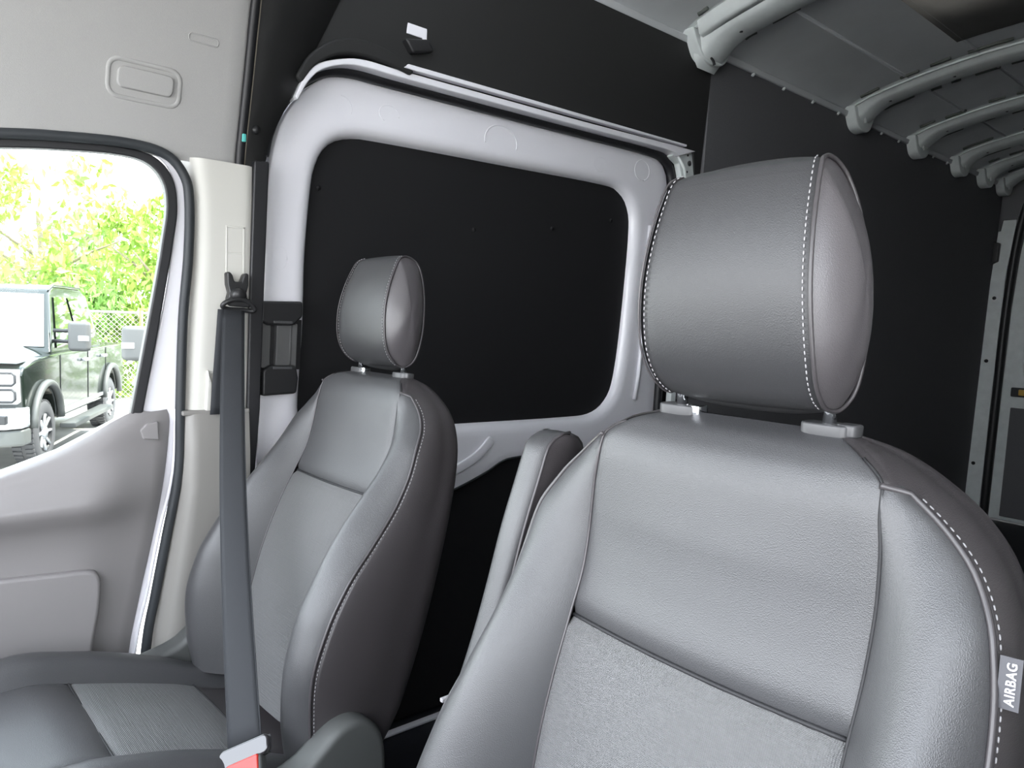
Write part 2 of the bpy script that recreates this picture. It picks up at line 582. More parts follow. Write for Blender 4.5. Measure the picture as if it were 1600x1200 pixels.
prism_yz('lower_panel', [(0.645, -0.07), (2.16, -0.07), (2.16, 0.61), (1.95, 0.67), (1.764, 0.692), (1.473, 0.70), (1.42, 0.692), (1.357, 0.663), (1.272, 0.633), (1.20, 0.614), (0.90, 0.59), (0.645, 0.60)],
         -0.935, -0.905, M['liner'], sl, 0.002, label='black hardboard lower panel of the sliding door')
tube('panel_edge', [(-0.886, a, b) for a, b in bot[4:-6]], 0.003, M['rubbergrey'], sl, 6)
# pressed stampings in the door frame
def stamp(cy_, cz_, ry_, rz_, a0, a1, r=0.0022):
    pts = [(-0.888, cy_ + ry_ * cos(a0 + (a1 - a0) * i / 24), cz_ + rz_ * sin(a0 + (a1 - a0) * i / 24)) for i in range(25)]
    tube('stamping', pts, r, M['white'], sl, 6)
stamp(0.985, 1.668, 0.030, 0.022, -0.2, 4.2, 0.0018)
stamp(1.37, 1.668, 0.062, 0.048, -0.3, 3.4, 0.0026)
stamp(1.805, 1.675, 0.030, 0.024, 0.0, 5.0, 0.0018)
stamp(2.02, 1.690, 0.040, 0.036, -1.2, 5.0, 0.0026)
stamp(0.845, 1.655, 0.030, 0.030, -0.4, 1.6, 0.0018)
stamp(0.690, 1.26, 0.018, 0.028, 0, 2 * pi, 0.0014)
stamp(0.690, 0.79, 0.018, 0.028, 0, 2 * pi, 0.0014)
# long pressed channel in the lower frame
ch = smooth_path([(1.05, 0.645), (1.15, 0.652), (1.24, 0.675), (1.32, 0.712), (1.375, 0.760)], 6)
strip('pressed_channel', [(-0.884, a, b) for a, b in ch], (0, -0.5, 1), 0.032, 0.010, M['white'], sl, 0.0045)
tube('rear_edge_rib', [(-0.882, 2.075, 1.50), (-0.882, 2.07, 1.20), (-0.882, 2.055, 0.95), (-0.882, 2.04, 0.86)], 0.007, M['white'], sl, 8)

# black latch housings with grey bars at the front edge of the sliding door
lt = thing('door_contact_housing', 'black plastic double bracket with grey bars on the sliding door front edge', 'bracket', (-0.875, 0.69, 1.04))
def LP(poly):
    return [(a - 0.69, b - 1.04) for a, b in poly]
prism_yz('upper_bracket', LP([(0.632, 1.152), (0.738, 1.156), (0.738, 1.118), (0.715, 1.095), (0.650, 1.094), (0.632, 1.104)]), -0.03, 0.022, M['blackplastic'], lt, 0.007)
prism_yz('lower_bracket', LP([(0.636, 0.922), (0.636, 0.985), (0.655, 0.997), (0.722, 0.997), (0.728, 0.965), (0.724, 0.926)]), -0.03, 0.024, M['blackplastic'], lt, 0.007)
prism_yz('bar', LP([(0.636, 0.99), (0.636, 1.10), (0.662, 1.10), (0.660, 0.99)]), -0.03, 0.010, M['barplastic'], lt, 0.003, label='narrow matte grey bar')
prism_yz('bar', LP([(0.672, 0.99), (0.675, 1.10), (0.729, 1.10), (0.726, 0.99)]), -0.03, 0.012, M['barplastic'], lt, 0.003, label='wide matte grey bar')
tube('bar_rib', [(0.011, 0.018, -0.05), (0.011, 0.021, 0.06)], 0.003, M['barplastic'], lt, 6)
prism_yz('backing', LP([(0.632, 0.985), (0.632, 1.11), (0.745, 1.11), (0.742, 0.985)]), -0.035, -0.002, M['blackplastic'], lt, 0.002)
for zz in (1.102, 0.990):
    box('catch', (0.012, -0.028, zz - 1.04 - 0.003), (0.026, 0.020, zz - 1.04 + 0.004), M['guide'], lt, 0.002)

# ---------------- B pillar
rows = []
for z, y0, y1 in ((1.461, 0.462, 0.606), (1.40, 0.470, 0.606), (1.369, 0.473, 0.606), (1.243, 0.473, 0.605), (1.10, 0.464, 0.602), (1.00, 0.458, 0.599), (0.897, 0.453, 0.596)):
    r = []
    for k in range(17):
        t = k / 16
        e = min(1, t / 0.30)
        x = -0.895 + 0.051 * (max(0, 1 - (1 - e) ** 2.4)) ** 0.6
        if t > 0.9:
            x -= 0.006 * ((t - 0.9) / 0.1) ** 2
        r.append((x, y0 + (y1 - y0) * t, z))
    rows.append(r)
bp = grid_mesh('trim_3', rows, M['cream'], None, 0)
bp['kind'] = 'structure'
prism_yz('pillar_backing', [(0.462, 1.30), (0.462, 0.90), (0.61, 0.90), (0.61, 1.52), (0.42, 1.52), (0.425, 1.475), (0.452, 1.43), (0.462, 1.38)], -0.915, -0.902, M['cream'], bp, 0)
# rib next to the webbing, adjuster slot and its cover
prism_yz('pillar_rib', [(0.500, 0.895), (0.513, 0.895), (0.514, 0.96), (0.505, 0.99)], -0.85, -0.832, M['cream'], bp, 0.003)
sl_rim = [(0.549, 1.190), (0.549, 1.316), (0.585, 1.318), (0.585, 1.192)]
for a, b, c, d in ((0.546, 1.19, 0.5495, 1.318), (0.584, 1.19, 0.589, 1.32), (0.546, 1.315, 0.589, 1.320)):
    prism_yz('slot_rim', [(a, b), (c, b), (c, d), (a, d)], -0.85, -0.8425, M['cream'], bp, 0.001)
prism_yz('slot_cover', [(0.5495, 1.15), (0.5495, 1.255), (0.584, 1.257), (0.584, 1.15)], -0.85, -0.8432, M['cream'], bp, 0.001)
prism_yz('slot_cover', [(0.5495, 1.259), (0.5495, 1.315), (0.584, 1.317), (0.584, 1.261)], -0.85, -0.8432, M['cream'], bp, 0.001)
# lower trim: lofted, wider towards the floor
rows = []
for z, y0, y1, xi in ((0.897, 0.452, 0.598, -0.838), (0.885, 0.450, 0.598, -0.828), (0.80, 0.449, 0.598, -0.818), (0.72, 0.444, 0.597, -0.812), (0.60, 0.424, 0.594, -0.806), (0.50, 0.406, 0.590, -0.802),
                      (0.40, 0.390, 0.586, -0.800), (0.25, 0.378, 0.58, -0.798), (-0.07, 0.37, 0.57, -0.798)):
    r = []
    for k in range(13):
        t = k / 12
        y = y0 + (y1 - y0) * t
        e = min(1, t / 0.16)
        x = (X - 0.03) + (xi - X + 0.03) * sqrt(max(0, 1 - (1 - e) ** 2.2)) * (1 - 0.25 * max(0, t - 0.75))
        r.append((x, y, z))
    rows.append(r)
lw = grid_mesh('trim_4', rows, M['lowertrim'], None, 0)
lw['kind'] = 'structure'
box('trim_ledge', (-0.90, 0.450, 0.886), (-0.832, 0.600, 0.897), M['lowertrim'], lw, 0.003)

# door opening weatherstrips
seal = smooth_path([(-0.5, 1.31), (-0.2, 1.388), (0.127, 1.444), (0.23, 1.458), (0.345, 1.467), (0.420, 1.457), (0.458, 1.418), (0.469, 1.362), (0.467, 1.243), (0.456, 1.101), (0.450, 0.900), (0.446, 0.755), (0.421, 0.611), (0.398, 0.482), (0.377, 0.35), (0.35, 0.0)], 6)
s1 = tube('trim_5', [(-0.852, a, b) for a, b in seal], 0.0105, M['rubbergrey'], None, 10)
s1['kind'] = 'structure'

# ---------------- passenger door
pd = bpy.data.objects.new('door_1', None)
COL.objects.link(pd)
pd['kind'] = 'structure'
# painted frame (white) behind the black glass run
pf_o = smooth_path([(-0.55, 1.33), (-0.2, 1.40), (0.128, 1.450), (0.233, 1.465), (0.345, 1.475), (0.425, 1.465), (0.462, 1.420), (0.470, 1.355), (0.466, 1.243), (0.456, 1.10), (0.448, 0.90), (0.442, 0.76), (0.412, 0.62), (0.388, 0.49), (0.362, 0.36), (0.33, 0.05)], 5)
pf_i = smooth_path([(-0.55, 1.32), (-0.2, 1.392), (0.128, 1.443), (0.233, 1.456), (0.340, 1.462), (0.408, 1.452), (0.440, 1.408), (0.446, 1.343), (0.430, 1.197), (0.406, 1.056), (0.376, 0.895), (0.36, 0.76), (0.36, 0.62), (0.35, 0.49), (0.33, 0.36), (0.30, 0.05)], 5)
prism_yz('door_frame', pf_o + pf_i[::-1], -0.90, -0.868, M['white'], pd, 0.004)
# bright edge line of the door shell
tube('door_edge', [(-0.856, a - 0.006, b) for a, b in pf_o[50:]], 0.0045, M['white'], pd, 6)
gi = smooth_path([(-0.55, 1.285), (-0.2, 1.362), (0.128, 1.419), (0.233, 1.434), (0.330, 1.442), (0.385, 1.434), (0.416, 1.400), (0.424, 1.345), (0.415, 1.270), (0.404, 1.197), (0.380, 1.056), (0.350, 0.885)], 6)
gr = smooth_path([(-0.55, 1.303), (-0.2, 1.380), (0.128, 1.438), (0.233, 1.452), (0.335, 1.459), (0.400, 1.450), (0.437, 1.410), (0.447, 1.345), (0.438, 1.270), (0.427, 1.197), (0.404, 1.056), (0.374, 0.885)], 6)
prism_yz('glass_run', gr + gi[::-1], -0.885, -0.8585, M['rubber'], pd, 0.004)
# window pane
gl = prism_yz('window_1', [(a + 0.01, b + 0.01) for a, b in gi] + [(0.3, 0.80), (-0.55, 0.62)], -0.8795, -0.8765, M['glass'], None, 0)
gl['kind'] = 'structure'
# trim panel: height of the top edge over y, then lofted down
ty = [-0.60, -0.30, 0.0, 0.116, 0.179, 0.224, 0.270, 0.305, 0.342, 0.361, 0.385, 0.421]
tz = [0.62, 0.66, 0.745, 0.785, 0.806, 0.827, 0.853, 0.876, 0.894, 0.899, 0.896, 0.899]


def rear_edge(z):     # y of the trim's rear edge at height z
    zs = [0.0, 0.36, 0.405, 0.489, 0.601, 0.70, 0.815, 0.88, 0.905]
    ys = [0.31, 0.345, 0.354, 0.370, 0.394, 0.412, 0.427, 0.431, 0.424]
    return lerp_tab(ys, zs, z)


rows = []
NY = 60
lev = [0.0, 0.010, 0.025, 0.05, 0.08, 0.11, 0.135, 0.155, 0.172, 0.190, 0.21, 0.24, 0.28, 0.33, 0.38, 0.43, 0.50, 0.60, 0.75]
for j in range(NY + 1):
    u = j / NY
    r = []
    for d in lev:
        y = -0.60 + (1.022) * u
        zt = lerp_tab(tz, ty, min(y, 0.421))
        # ledge crest height is nearly constant; stretch the upper face between top edge and crest
        zc = 0.725
        up = zt - zc
        if d <= 0.172:
            z = zt - (up + 0.010) * (d / 0.172) if up > 0.02 else zt - 0.03 * d / 0.172
        else:
            z = (zt - up - 0.010 if up > 0.02 else zt - 0.03) - (d - 0.172)
        ye = rear_edge(max(0.02, z))
        y = -0.60 + (ye + 0.60) * u
        # inward bulge profile
        dz = d
        if d <= 0.025:
            b = 0.030 * sqrt(d / 0.025)
        elif d <= 0.172:
            b = 0.030 + 0.048 * (0.5 - 0.5 * cos(pi * (d - 0.025) / 0.147)) ** 1.5
        elif d <= 0.24:
            b = 0.078 - 0.042 * (0.5 - 0.5 * cos(pi * (d - 0.172) / 0.068))
        else:
            b = 0.036 - 0.006 * min(1, (d - 0.24) / 0.3)
        # fade to the rear edge
        e = min(1.0, (1 - u) / 0.16)
        e2 = min(1.0, (1 - u) / 0.02)
        b = (b * (0.35 + 0.65 * (0.5 - 0.5 * cos(pi * e))) + 0.006) * (0.2 + 0.8 * sqrt(e2))
        r.append((-0.868 + b, y, z))
    rows.append(r)
grid_mesh('door_trim_panel', rows, M['trim'], pd)
# back face behind it so that no light leaks
prism_yz('door_skin', [(-0.62, -0.1), (0.30, -0.1), (0.345, 0.40), (0.405, 0.70), (0.425, 0.885), (0.34, 0.880), (0.22, 0.815), (0.0, 0.735), (-0.3, 0.65), (-0.62, 0.60)], -0.93, -0.872, M['white'], pd, 0.002)
# map pocket panel
pk = smooth_path([(-0.50, 0.612), (-0.1, 0.595), (0.11, 0.583), (0.20, 0.577), (0.255, 0.573), (0.278, 0.563), (0.284, 0.535), (0.280, 0.48), (0.270, 0.42), (0.25, 0.25)], 5) + [(-0.5, 0.20)]
prism_yz('door_pocket', pk, -0.86, -0.812, M['trim'], pd, 0.008)
# small cap near the rear corner
prism_yz('trim_cap', [(0.366, 0.858), (0.378, 0.872), (0.402, 0.876), (0.404, 0.835), (0.372, 0.838)], -0.86, -0.8405, M['trim'], pd, 0.003)

# ---------------- headliner (ceiling over the cab)
hp = [(-0.864, 1.452), (-0.860, 1.475), (-0.851, 1.51), (-0.805, 1.66), (-0.765, 1.80), (-0.715, 1.90), (-0.62, 1.985), (-0.45, 2.03), (-0.2, 2.045), (0, 2.05)]
hp = hp + [(-a, b) for a, b in hp[:-1]][::-1]
hps = smooth_path(hp, 5)
HN = len(hps)


def liney(x, z, y):
    # door-arch drop of the lower edge towards the front
    k = max(0.0, 1 - abs(z - 1.43) / 0.5)
    drop = 0.0
    if y < 0.25:
        drop = (0.25 - y) * 0.16 * k
    return z - drop


rows = []
ys_ = [-0.60 + i * (1.165 / 40) for i in range(41)] + [0.570, 0.574, 0.574]
for q, y in enumerate(ys_):
    inset = 0.0 if q < 41 else (0.003, 0.008, 0.03)[q - 41]
    r = []
    for (a, b) in hps:
        yy = y
        sc = 1 + inset
        r.append((a * sc, yy, liney(a, b, y) + (inset if b > 1.9 else 0)))
    rows.append(r)
hd = grid_mesh('ceiling', rows, M['headliner'], None)
hd['kind'] = 'structure'


def hx(z):  # headliner inner x at height z (passenger side)
    best = min(((abs(b - z), a) for a, b in hps if a < 0))
    lo = [(b, a) for a, b in hps if a < -0.5]
    lo.sort()
    for i in range(len(lo) - 1):
        if lo[i][0] <= z <= lo[i + 1][0]:
            t = (z - lo[i][0]) / (lo[i + 1][0] - lo[i][0] + 1e-9)
            return lo[i][1] + (lo[i + 1][1] - lo[i][1]) * t
    return best[1]


# raised rectangular pad with a soft recess around it, and a small slot
def rrect(y0, y1, z0, z1, r, skew=0.0, n=5):
    pts = []
    for cx_, cz_, a0 in ((y1 - r, z1 - r, 0), (y0 + r, z1 - r, pi / 2), (y0 + r, z0 + r, pi), (y1 - r, z0 + r, 1.5 * pi)):
        for k in range(n):
            a = a0 + pi / 2 * k / (n - 1)
            yy = cx_ + r * cos(a)
            pts.append((yy, cz_ + r * sin(a) + skew * (yy - y0)))
    return pts
prism('grab_handle_cover', rrect(0.322, 0.428, 1.572, 1.612, 0.012), lambda u, v, s: (hx(v) + (0.008 if s else -0.01), u, v), M['headliner'], hd, 0.003)
rimp = rrect(0.306, 0.442, 1.556, 1.626, 0.02)
tube('recess_rim', [(hx(v) - 0.0035, u, v) for u, v in rimp], 0.006, M['headliner'], hd, 8, True)
sr = rrect(0.452, 0.512, 1.690, 1.705, 0.006)
tube('slot_rim', [(hx(v) + 0.000, u, v) for u, v in sr], 0.0014, M['headliner'], hd, 6, True)

# black edge trim at the rear of the headliner
def hlean(z):
    return hx(z) + 0.012
ep = [(z, 0.572) for z in (1.462, 1.50, 1.56, 1.64, 1.72, 1.80, 1.86)]
rows = []
for z, y in ep:
    x = hx(z)
    rows.append([(x - 0.06, y + 0.0, z), (x + 0.004, y + 0.000, z), (x + 0.008, y + 0.004, z), (x + 0.008, y + 0.016, z), (x + 0.002, y + 0.018, z)])
et = grid_mesh('trim_6', rows, M['rubber'], None)
et['kind'] = 'structure'
tube('beige_edge', [(hx(z) + 0.006, y + 0.019, z) for z, y in ep], 0.0014, M['beige'], et, 6)
box('teal_clip', (hx(1.52) + 0.002, 0.579, 1.512), (hx(1.52) + 0.0125, 0.588, 1.530), M['teal'], et, 0.002, label='teal connector clip')  # small block painted as the cyan glint on the edge trim
rows = []
for z, y in [(1.456, 0.571)] + ep + [(1.95, 0.61), (2.1, 0.62)]:
    x = hx(min(z, 1.86)) if z < 1.87 else hx(1.86) + (z - 1.86) * 0.3
    xr = -0.860 + lean(0, z) + 0.004
    y2 = 0.642
    if z > 1.55:
        y2 = 0.660 + (z - 1.55) * 0.45
    rows.append([(x - 0.002, y + 0.018, z), (x + 0.002, y + 0.022, z), (x * 0.7 + xr * 0.3, y * 0.6 + y2 * 0.4, z), (xr, y2 - 0.004, z), (xr - 0.03, y2, z)])
pt = grid_mesh('trim_7', rows, M['uppertrim'], None)
pt['kind'] = 'structure'
rows0 = rows[0]
pymesh('pillar_cap', [rows0[0], rows0[1], rows0[2], rows0[3], rows0[4], (-0.93, 0.64, 1.456), (-0.93, 0.585, 1.456)], [[0, 1, 2, 3, 4, 5, 6]], M['uppertrim'], pt)
tube('screw_boss', [(-0.846, 0.612, 1.545), (-0.838, 0.612, 1.545)], 0.010, M['blackplastic'], pt, 12)

# ---------------- cargo roof
arch = [(-0.93, 2.145), (-0.84, 2.152), (-0.81, 2.180), (-0.74, 2.215), (-0.6, 2.250), (-0.4, 2.285), (-0.2, 2.305), (0, 2.312)]
arch = arch + [(-a, b) for a, b in arch[:-1]][::-1]
archs = smooth_path(arch, 5)
rows = [[(a, y, b) for a, b in archs] for y in [0.575 + i * 5.16 / 30 for i in range(31)]]
rf = grid_mesh('ceiling.001', rows, M['roofskin'], None)
rf['kind'] = 'structure'
# long shallow swages running front to back in the roof skin
for xs in (-0.55, -0.28, 0.0, 0.28, 0.55):
    zz = lerp_tab([b for a, b in arch], [a for a, b in arch], xs)
    tube('roof_swage', [(xs, 0.7, zz - 0.002), (xs, 5.5, zz - 0.002)], 0.006, M['roofskin'], rf, 6)
# side rails where roof meets the lining
for sg in (-1, 1):
    rl = prism('roof_rail', [(0.60, 2.146), (5.6, 2.146), (5.6, 2.166), (0.60, 2.166)], lambda u, v, s, sg=sg: (sg * (0.80 if s else 0.86) + sg * 0.01 * (v < 2.15), u, v), M['roofskin'], rf, 0.004)
    for yy in (2.55, 2.78, 3.02, 3.25, 3.7, 3.9, 4.35, 4.55):
        tube('rail_tab', [(sg * 0.806, yy, 2.132), (sg * 0.806, yy + 0.012, 2.142)], 0.006, M['primer'], rf, 6)


def bow(y, depth, wd, double=False, label=None):
    root = bpy.data.objects.new('roof_bow', None)
    COL.objects.link(root)
    root.parent = rf
    if label:
        root['label'] = label
    # hat section following the arch
    def arcz(x):
        return lerp_tab([b for a, b in arch], [a for a, b in arch], x)
    rows = []
    for i in range(41):
        x = -0.80 + 1.60 * i / 40
        z = arcz(x)
        e = 1.0
        dd = depth
        edge = (0.80 - abs(x))
        if edge < 0.10:
            dd = depth + (0.10 - edge) * 0.5
        sec = [(-wd * 0.75, 0.0), (-wd * 0.55, -0.006), (-wd * 0.42, -dd * 0.8), (-wd * 0.30, -dd), (wd * 0.30, -dd), (wd * 0.42, -dd * 0.8), (wd * 0.55, -0.006), (wd * 0.75, 0.0)]
        rows.append([(x, y + a, z + b - 0.004) for a, b in sec])
    g = grid_mesh('bow_channel', rows, M['primer'], root)
    for k in range(6):
        x = -0.66 + k * 0.26
        tube('bow_hole', [(x, y, arcz(x) - depth - 0.006), (x, y, arcz(x) - depth - 0.003)], 0.006, M['rubber'], g, 8)
    # lumpy mastic beads beside the channel
    rb = random.Random(int(y * 100))
    for sd_ in (-1, 1):
        x = -0.74
        while x < 0.7:
            ln = rb.uniform(0.03, 0.16)
            yy = y + sd_ * (wd * 0.80 + rb.uniform(0, 0.02))
            tube('mastic_bead', [(x + ln * q / 3, yy + rb.uniform(-0.003, 0.003), arcz(x + ln * q / 3) - 0.004) for q in range(4)], 0.007, M['mastic'], g, 6)
            x += ln + rb.uniform(0.02, 0.14)
        tube('bow_lip', [(-0.78 + 1.56 * q / 24, y + sd_ * wd * 0.60, arcz(-0.78 + 1.56 * q / 24) - 0.010) for q in range(25)], 0.006, M['primer'], g, 6)
    # tongue plates at the ends
    for sg in (-1, 1):
        tg = smooth_path([(-wd * 0.75, 2.185), (-wd * 0.62, 2.150), (-wd * 0.40, 2.105), (-wd * 0.12, 2.088), (wd * 0.2, 2.088), (wd * 0.45, 2.108), (wd * 0.62, 2.15), (wd * 0.80, 2.185)], 4)
        prism('end_tongue', [(y + a, b) for a, b in tg], lambda u, v, s, sg=sg: (sg * ((0.770 if s else 0.845)), u, v), M['primer'], root, 0.010)
        tube('tongue_rib', [(sg * 0.765, y - wd * 0.22, 2.20), (sg * 0.764, y - wd * 0.12, 2.15), (sg * 0.764, y, 2.125)], 0.007, M['primer'], root, 8)
    return root


bow(2.24, 0.062, 0.17, label='foremost roof bow, deeper than the rest')
for yy in (3.44, 4.12, 4.72, 5.15, 5.50):
    bow(yy, 0.030, 0.15)
# thin brownish damping pad glued to the roof skin between the first two bows
rows = []
for i in range(9):
    x = -0.30 + 0.60 * i / 8
    z = lerp_tab([b for a, b in arch], [a for a, b in arch], x) - 0.006
    rows.append([(x, 2.62, z), (x, 3.16, z)])
grid_mesh('damping_pad', rows, M['roofpad'], rf, 0.003)
# second flange and wiring gap of the foremost bow
rows = []
for i in range(33):
    x = -0.76 + 1.52 * i / 32
    z = lerp_tab([b for a, b in arch], [a for a, b in arch], x)
    rows.append([(x, 2.12, z - 0.004), (x, 2.135, z - 0.045), (x, 2.165, z - 0.052), (x, 2.178, z - 0.010)])
grid_mesh('bow_flange', rows, M['primer'], rf)
tube('wiring_loom', [(-0.775 + 0.04 * i, 2.188 + 0.004 * sin(i), lerp_tab([b for a, b in arch], [a for a, b in arch], -0.775 + 0.04 * i) - 0.056) for i in range(36)], 0.006, M['rubber'], rf, 8)
tube('wiring_loom', smooth_path([(-0.775, 2.188, 2.15), (-0.772, 2.20, 2.12), (-0.768, 2.235, 2.10), (-0.766, 2.245, 2.085)], 4), 0.005, M['rubber'], rf, 8)

# ---------------- driver side cargo wall (behind the camera's right), front shell, rear doors
wl = prism_yz('wall_left', [(0.80, -0.12), (5.64, -0.12), (5.64, 2.25), (0.80, 2.25)], 0.90, 0.94, M['linerback'], None, 0)
wl['kind'] = 'structure'
lb = prism_yz('pillar_trim', [(0.70, -0.12), (0.86, -0.12), (0.86, 2.1), (0.62, 2.1), (0.62, 1.45), (0.70, 0.90)], 0.90, 0.96, M['cream'], wl, 0.006)
wf = bpy.data.objects.new('wall_front', None)
COL.objects.link(wf)
wf['kind'] = 'structure'
prism('dashboard', [(-1.25, 0.74), (-0.95, 0.82), (-0.72, 0.80), (-0.62, 0.74), (-0.66, 0.45), (-0.80, 0.25), (-0.85, -0.1), (-1.25, -0.1)],
      lambda u, v, s: (0.88 if s else -0.88, u, v), M['greyplastic'], wf, 0.02)  # unseen dashboard, added to shape the windshield light
prism('header', [(-0.62, 1.80), (-0.52, 1.84), (-0.52, 2.08), (-0.70, 2.03)], lambda u, v, s: (0.86 if s else -0.86, u, v), M['headliner'], wf, 0.01)
for sg in (-1, 1):
    tube('windshield_pillar', [(sg * 0.88, -1.20, 0.85), (sg * 0.87, -0.86, 1.35), (sg * 0.84, -0.60, 1.76), (sg * 0.80, -0.5, 1.95)], 0.04, M['cream'], wf, 10)
# passenger side front corner post closes the door opening at the front
prism_yz('front_post', [(-0.66, -0.1), (-0.56, -0.1), (-0.56, 1.30), (-0.66, 1.24)], -0.93, -0.87, M['rubber'], wf, 0.004)

# driver's door, unseen; added closed, window lowered, to cut side light on the seat
dd_ = bpy.data.objects.new('door_5', None)
COL.objects.link(dd_)
dd_['kind'] = 'structure'
prism_yz('door_skin', [(-0.62, -0.1), (0.62, -0.1), (0.62, 0.885), (0.34, 0.860), (0.22, 0.815), (0.0, 0.735), (-0.3, 0.65), (-0.62, 0.60)], 0.93, 0.99, M['white'], dd_, 0.004)
prism_yz('door_trim_panel', [(-0.60, 0.0), (0.60, 0.0), (0.60, 0.87), (0.34, 0.845), (0.22, 0.80), (0.0, 0.72), (-0.3, 0.64), (-0.60, 0.59)], 0.885, 0.93, M['trim'], dd_, 0.01)
prism_yz('door_frame', [(0.36, 0.84), (0.60, 0.86), (0.64, 1.50), (0.46, 1.50), (0.40, 1.42)], 0.90, 0.95, M['white'], dd_, 0.006)  # frame plates added to narrow the side window light
prism_yz('door_frame', [(-0.66, 0.55), (-0.40, 0.62), (-0.36, 1.34), (-0.55, 1.32), (-0.66, 1.24)], 0.90, 0.95, M['white'], dd_, 0.006)
prism_yz('inner_pillar_trim', [(0.56, -0.1), (0.86, -0.1), (0.86, 2.1), (0.60, 2.1), (0.47, 1.47), (0.47, 0.90), (0.42, 0.60), (0.37, -0.1)], 0.885, 0.93, M['cream'], dd_, 0.01)  # unseen pillar infill, added to hold back light from the side
# rear end: pillar strip, black seal, door with dark window
wb = prism('wall_back', [(-0.95, -0.12), (0.95, -0.12), (0.95, 2.30), (-0.95, 2.30)], lambda u, v, s: (u, 5.70 if s else 5.66, v), M['linerback'], None, 0)
wb['kind'] = 'structure'


def RY(y0, y1):
    return lambda u, v, s: (u, y1 if s else y0, v)


def rearside(sg):
    f = lambda pts: [(sg * a, b) for a, b in pts]
    st = f([(-0.878, -0.08), (-0.775, -0.08), (-0.772, 0.20), (-0.765, 0.70), (-0.758, 1.20), (-0.745, 1.62), (-0.715, 1.86), (-0.715, 1.93), (-0.790, 1.93), (-0.800, 1.86), (-0.815, 1.86), (-0.835, 1.50), (-0.862, 0.9), (-0.875, 0.20)])
    o = prism('pillar_strip', st, RY(5.53, 5.56), M['primer'], wb, 0.004)
    for (a, b) in ((-0.800, 1.42), (-0.832, 0.30), (-0.812, 1.0)):
        tube('strip_hole', [(sg * a, 5.529, b), (sg * a, 5.526, b)], 0.012, M['rubber'], wb, 10)
    prism('strip_latch', f([(-0.835, 1.64), (-0.795, 1.66), (-0.79, 1.78), (-0.83, 1.79)]), RY(5.50, 5.54), M['blackplastic'], wb, 0.006)
    sp_ = smooth_path(f([(-0.745, -0.05), (-0.742, 0.3), (-0.735, 0.8), (-0.728, 1.3), (-0.712, 1.65), (-0.69, 1.9), (-0.655, 2.05), (-0.58, 2.14), (-0.3, 2.20), (-0.02, 2.21)]), 5)
    tube('rear_seal', [(a, 5.535, b) for a, b in sp_], 0.026, M['rubber'], wb, 10)


rearside(-1)
rearside(1)
for sg, nm in ((-1, 'door_3'), (1, 'door_4')):
    rd = bpy.data.objects.new(nm, None)
    COL.objects.link(rd)
    rd['kind'] = 'structure'
    f = lambda pts: [(sg * a, b) for a, b in pts]
    prism('door_shell', f([(-0.73, -0.06), (-0.72, 0.8), (-0.71, 1.35), (-0.69, 1.70), (-0.66, 1.95), (-0.60, 2.08), (-0.02, 2.18), (-0.02, -0.06)]), RY(5.57, 5.62), M['primer'], rd, 0.01)
    wp = smooth_path(f([(-0.600, 0.98), (-0.605, 1.25), (-0.600, 1.60), (-0.575, 1.80), (-0.52, 1.88), (-0.15, 1.92), (-0.10, 1.88), (-0.10, 0.95), (-0.13, 0.90), (-0.53, 0.88), (-0.58, 0.91)]), 5, True)
    prism('door_window', wp, RY(5.548, 5.575), M['darkglass'], rd, 0)
    tube('window_rim', [(a, 5.560, b) for a, b in wp], 0.012, M['primer'], rd, 8, True)
    prism('lower_door_panel', f([(-0.660, -0.03), (-0.655, 0.70), (-0.05, 0.70), (-0.05, -0.03)]), RY(5.548, 5.57), M['linerback'], rd, 0.004)
    prism('latch', f([(-0.66, 0.775), (-0.52, 0.775), (-0.52, 0.835), (-0.66, 0.835)]), RY(5.54, 5.575), M['blackplastic'], rd, 0.006)
    prism('latch_button', f([(-0.615, 0.785), (-0.56, 0.785), (-0.56, 0.825), (-0.615, 0.825)]), RY(5.53, 5.55), M['amber'], rd, 0.006, label='amber latch button')

# ================================================================== SEATS
ZL = [0.0, -0.012, -0.035, -0.06, -0.09, -0.13, -0.18, -0.235, -0.30, -0.37, -0.44, -0.52, -0.60, -0.68]
YC = [-0.002, -0.034, -0.050, -0.055, -0.056, -0.058, -0.066, -0.086, -0.110, -0.130, -0.143, -0.152, -0.156, -0.156]
RWt = [0.092, 0.128, 0.158, 0.176, 0.188, 0.199, 0.203, 0.205, 0.206, 0.207, 0.208, 0.208, 0.206, 0.204]
RYt = [-0.002, -0.026, -0.042, -0.046, -0.058, -0.077, -0.104, -0.140, -0.180, -0.212, -0.236, -0.244, -0.236, -0.215]
PWt = [0.096, 0.134, 0.163, 0.192, 0.219, 0.238, 0.246, 0.250, 0.256, 0.262, 0.266, 0.268, 0.266, 0.262]
PYt = [0.000, -0.018, -0.032, -0.031, -0.038, -0.056, -0.070, -0.092, -0.132, -0.178, -0.207, -0.222, -0.212, -0.190]
SWt = [0.097, 0.137, 0.176, 0.205, 0.229, 0.246, 0.254, 0.259, 0.266, 0.272, 0.276, 0.278, 0.274, 0.266]
SYt = [0.002, 0.002, 0.004, 0.008, 0.005, 0.000, -0.005, -0.018, -0.035, -0.055, -0.070, -0.085, -0.095, -0.105]
BWt = [0.094, 0.128, 0.160, 0.184, 0.202, 0.215, 0.222, 0.228, 0.231, 0.232, 0.234, 0.236, 0.236, 0.230]
BYt = [0.004, 0.026, 0.042, 0.050, 0.054, 0.055, 0.053, 0.048, 0.042, 0.035, 0.024, 0.008, -0.012, -0.045]
SEAMW = [0.088, 0.123, 0.151, 0.153, 0.156, 0.157, 0.156, 0.155, 0.154, 0.153, 0.152, 0.151, 0.150, 0.150]


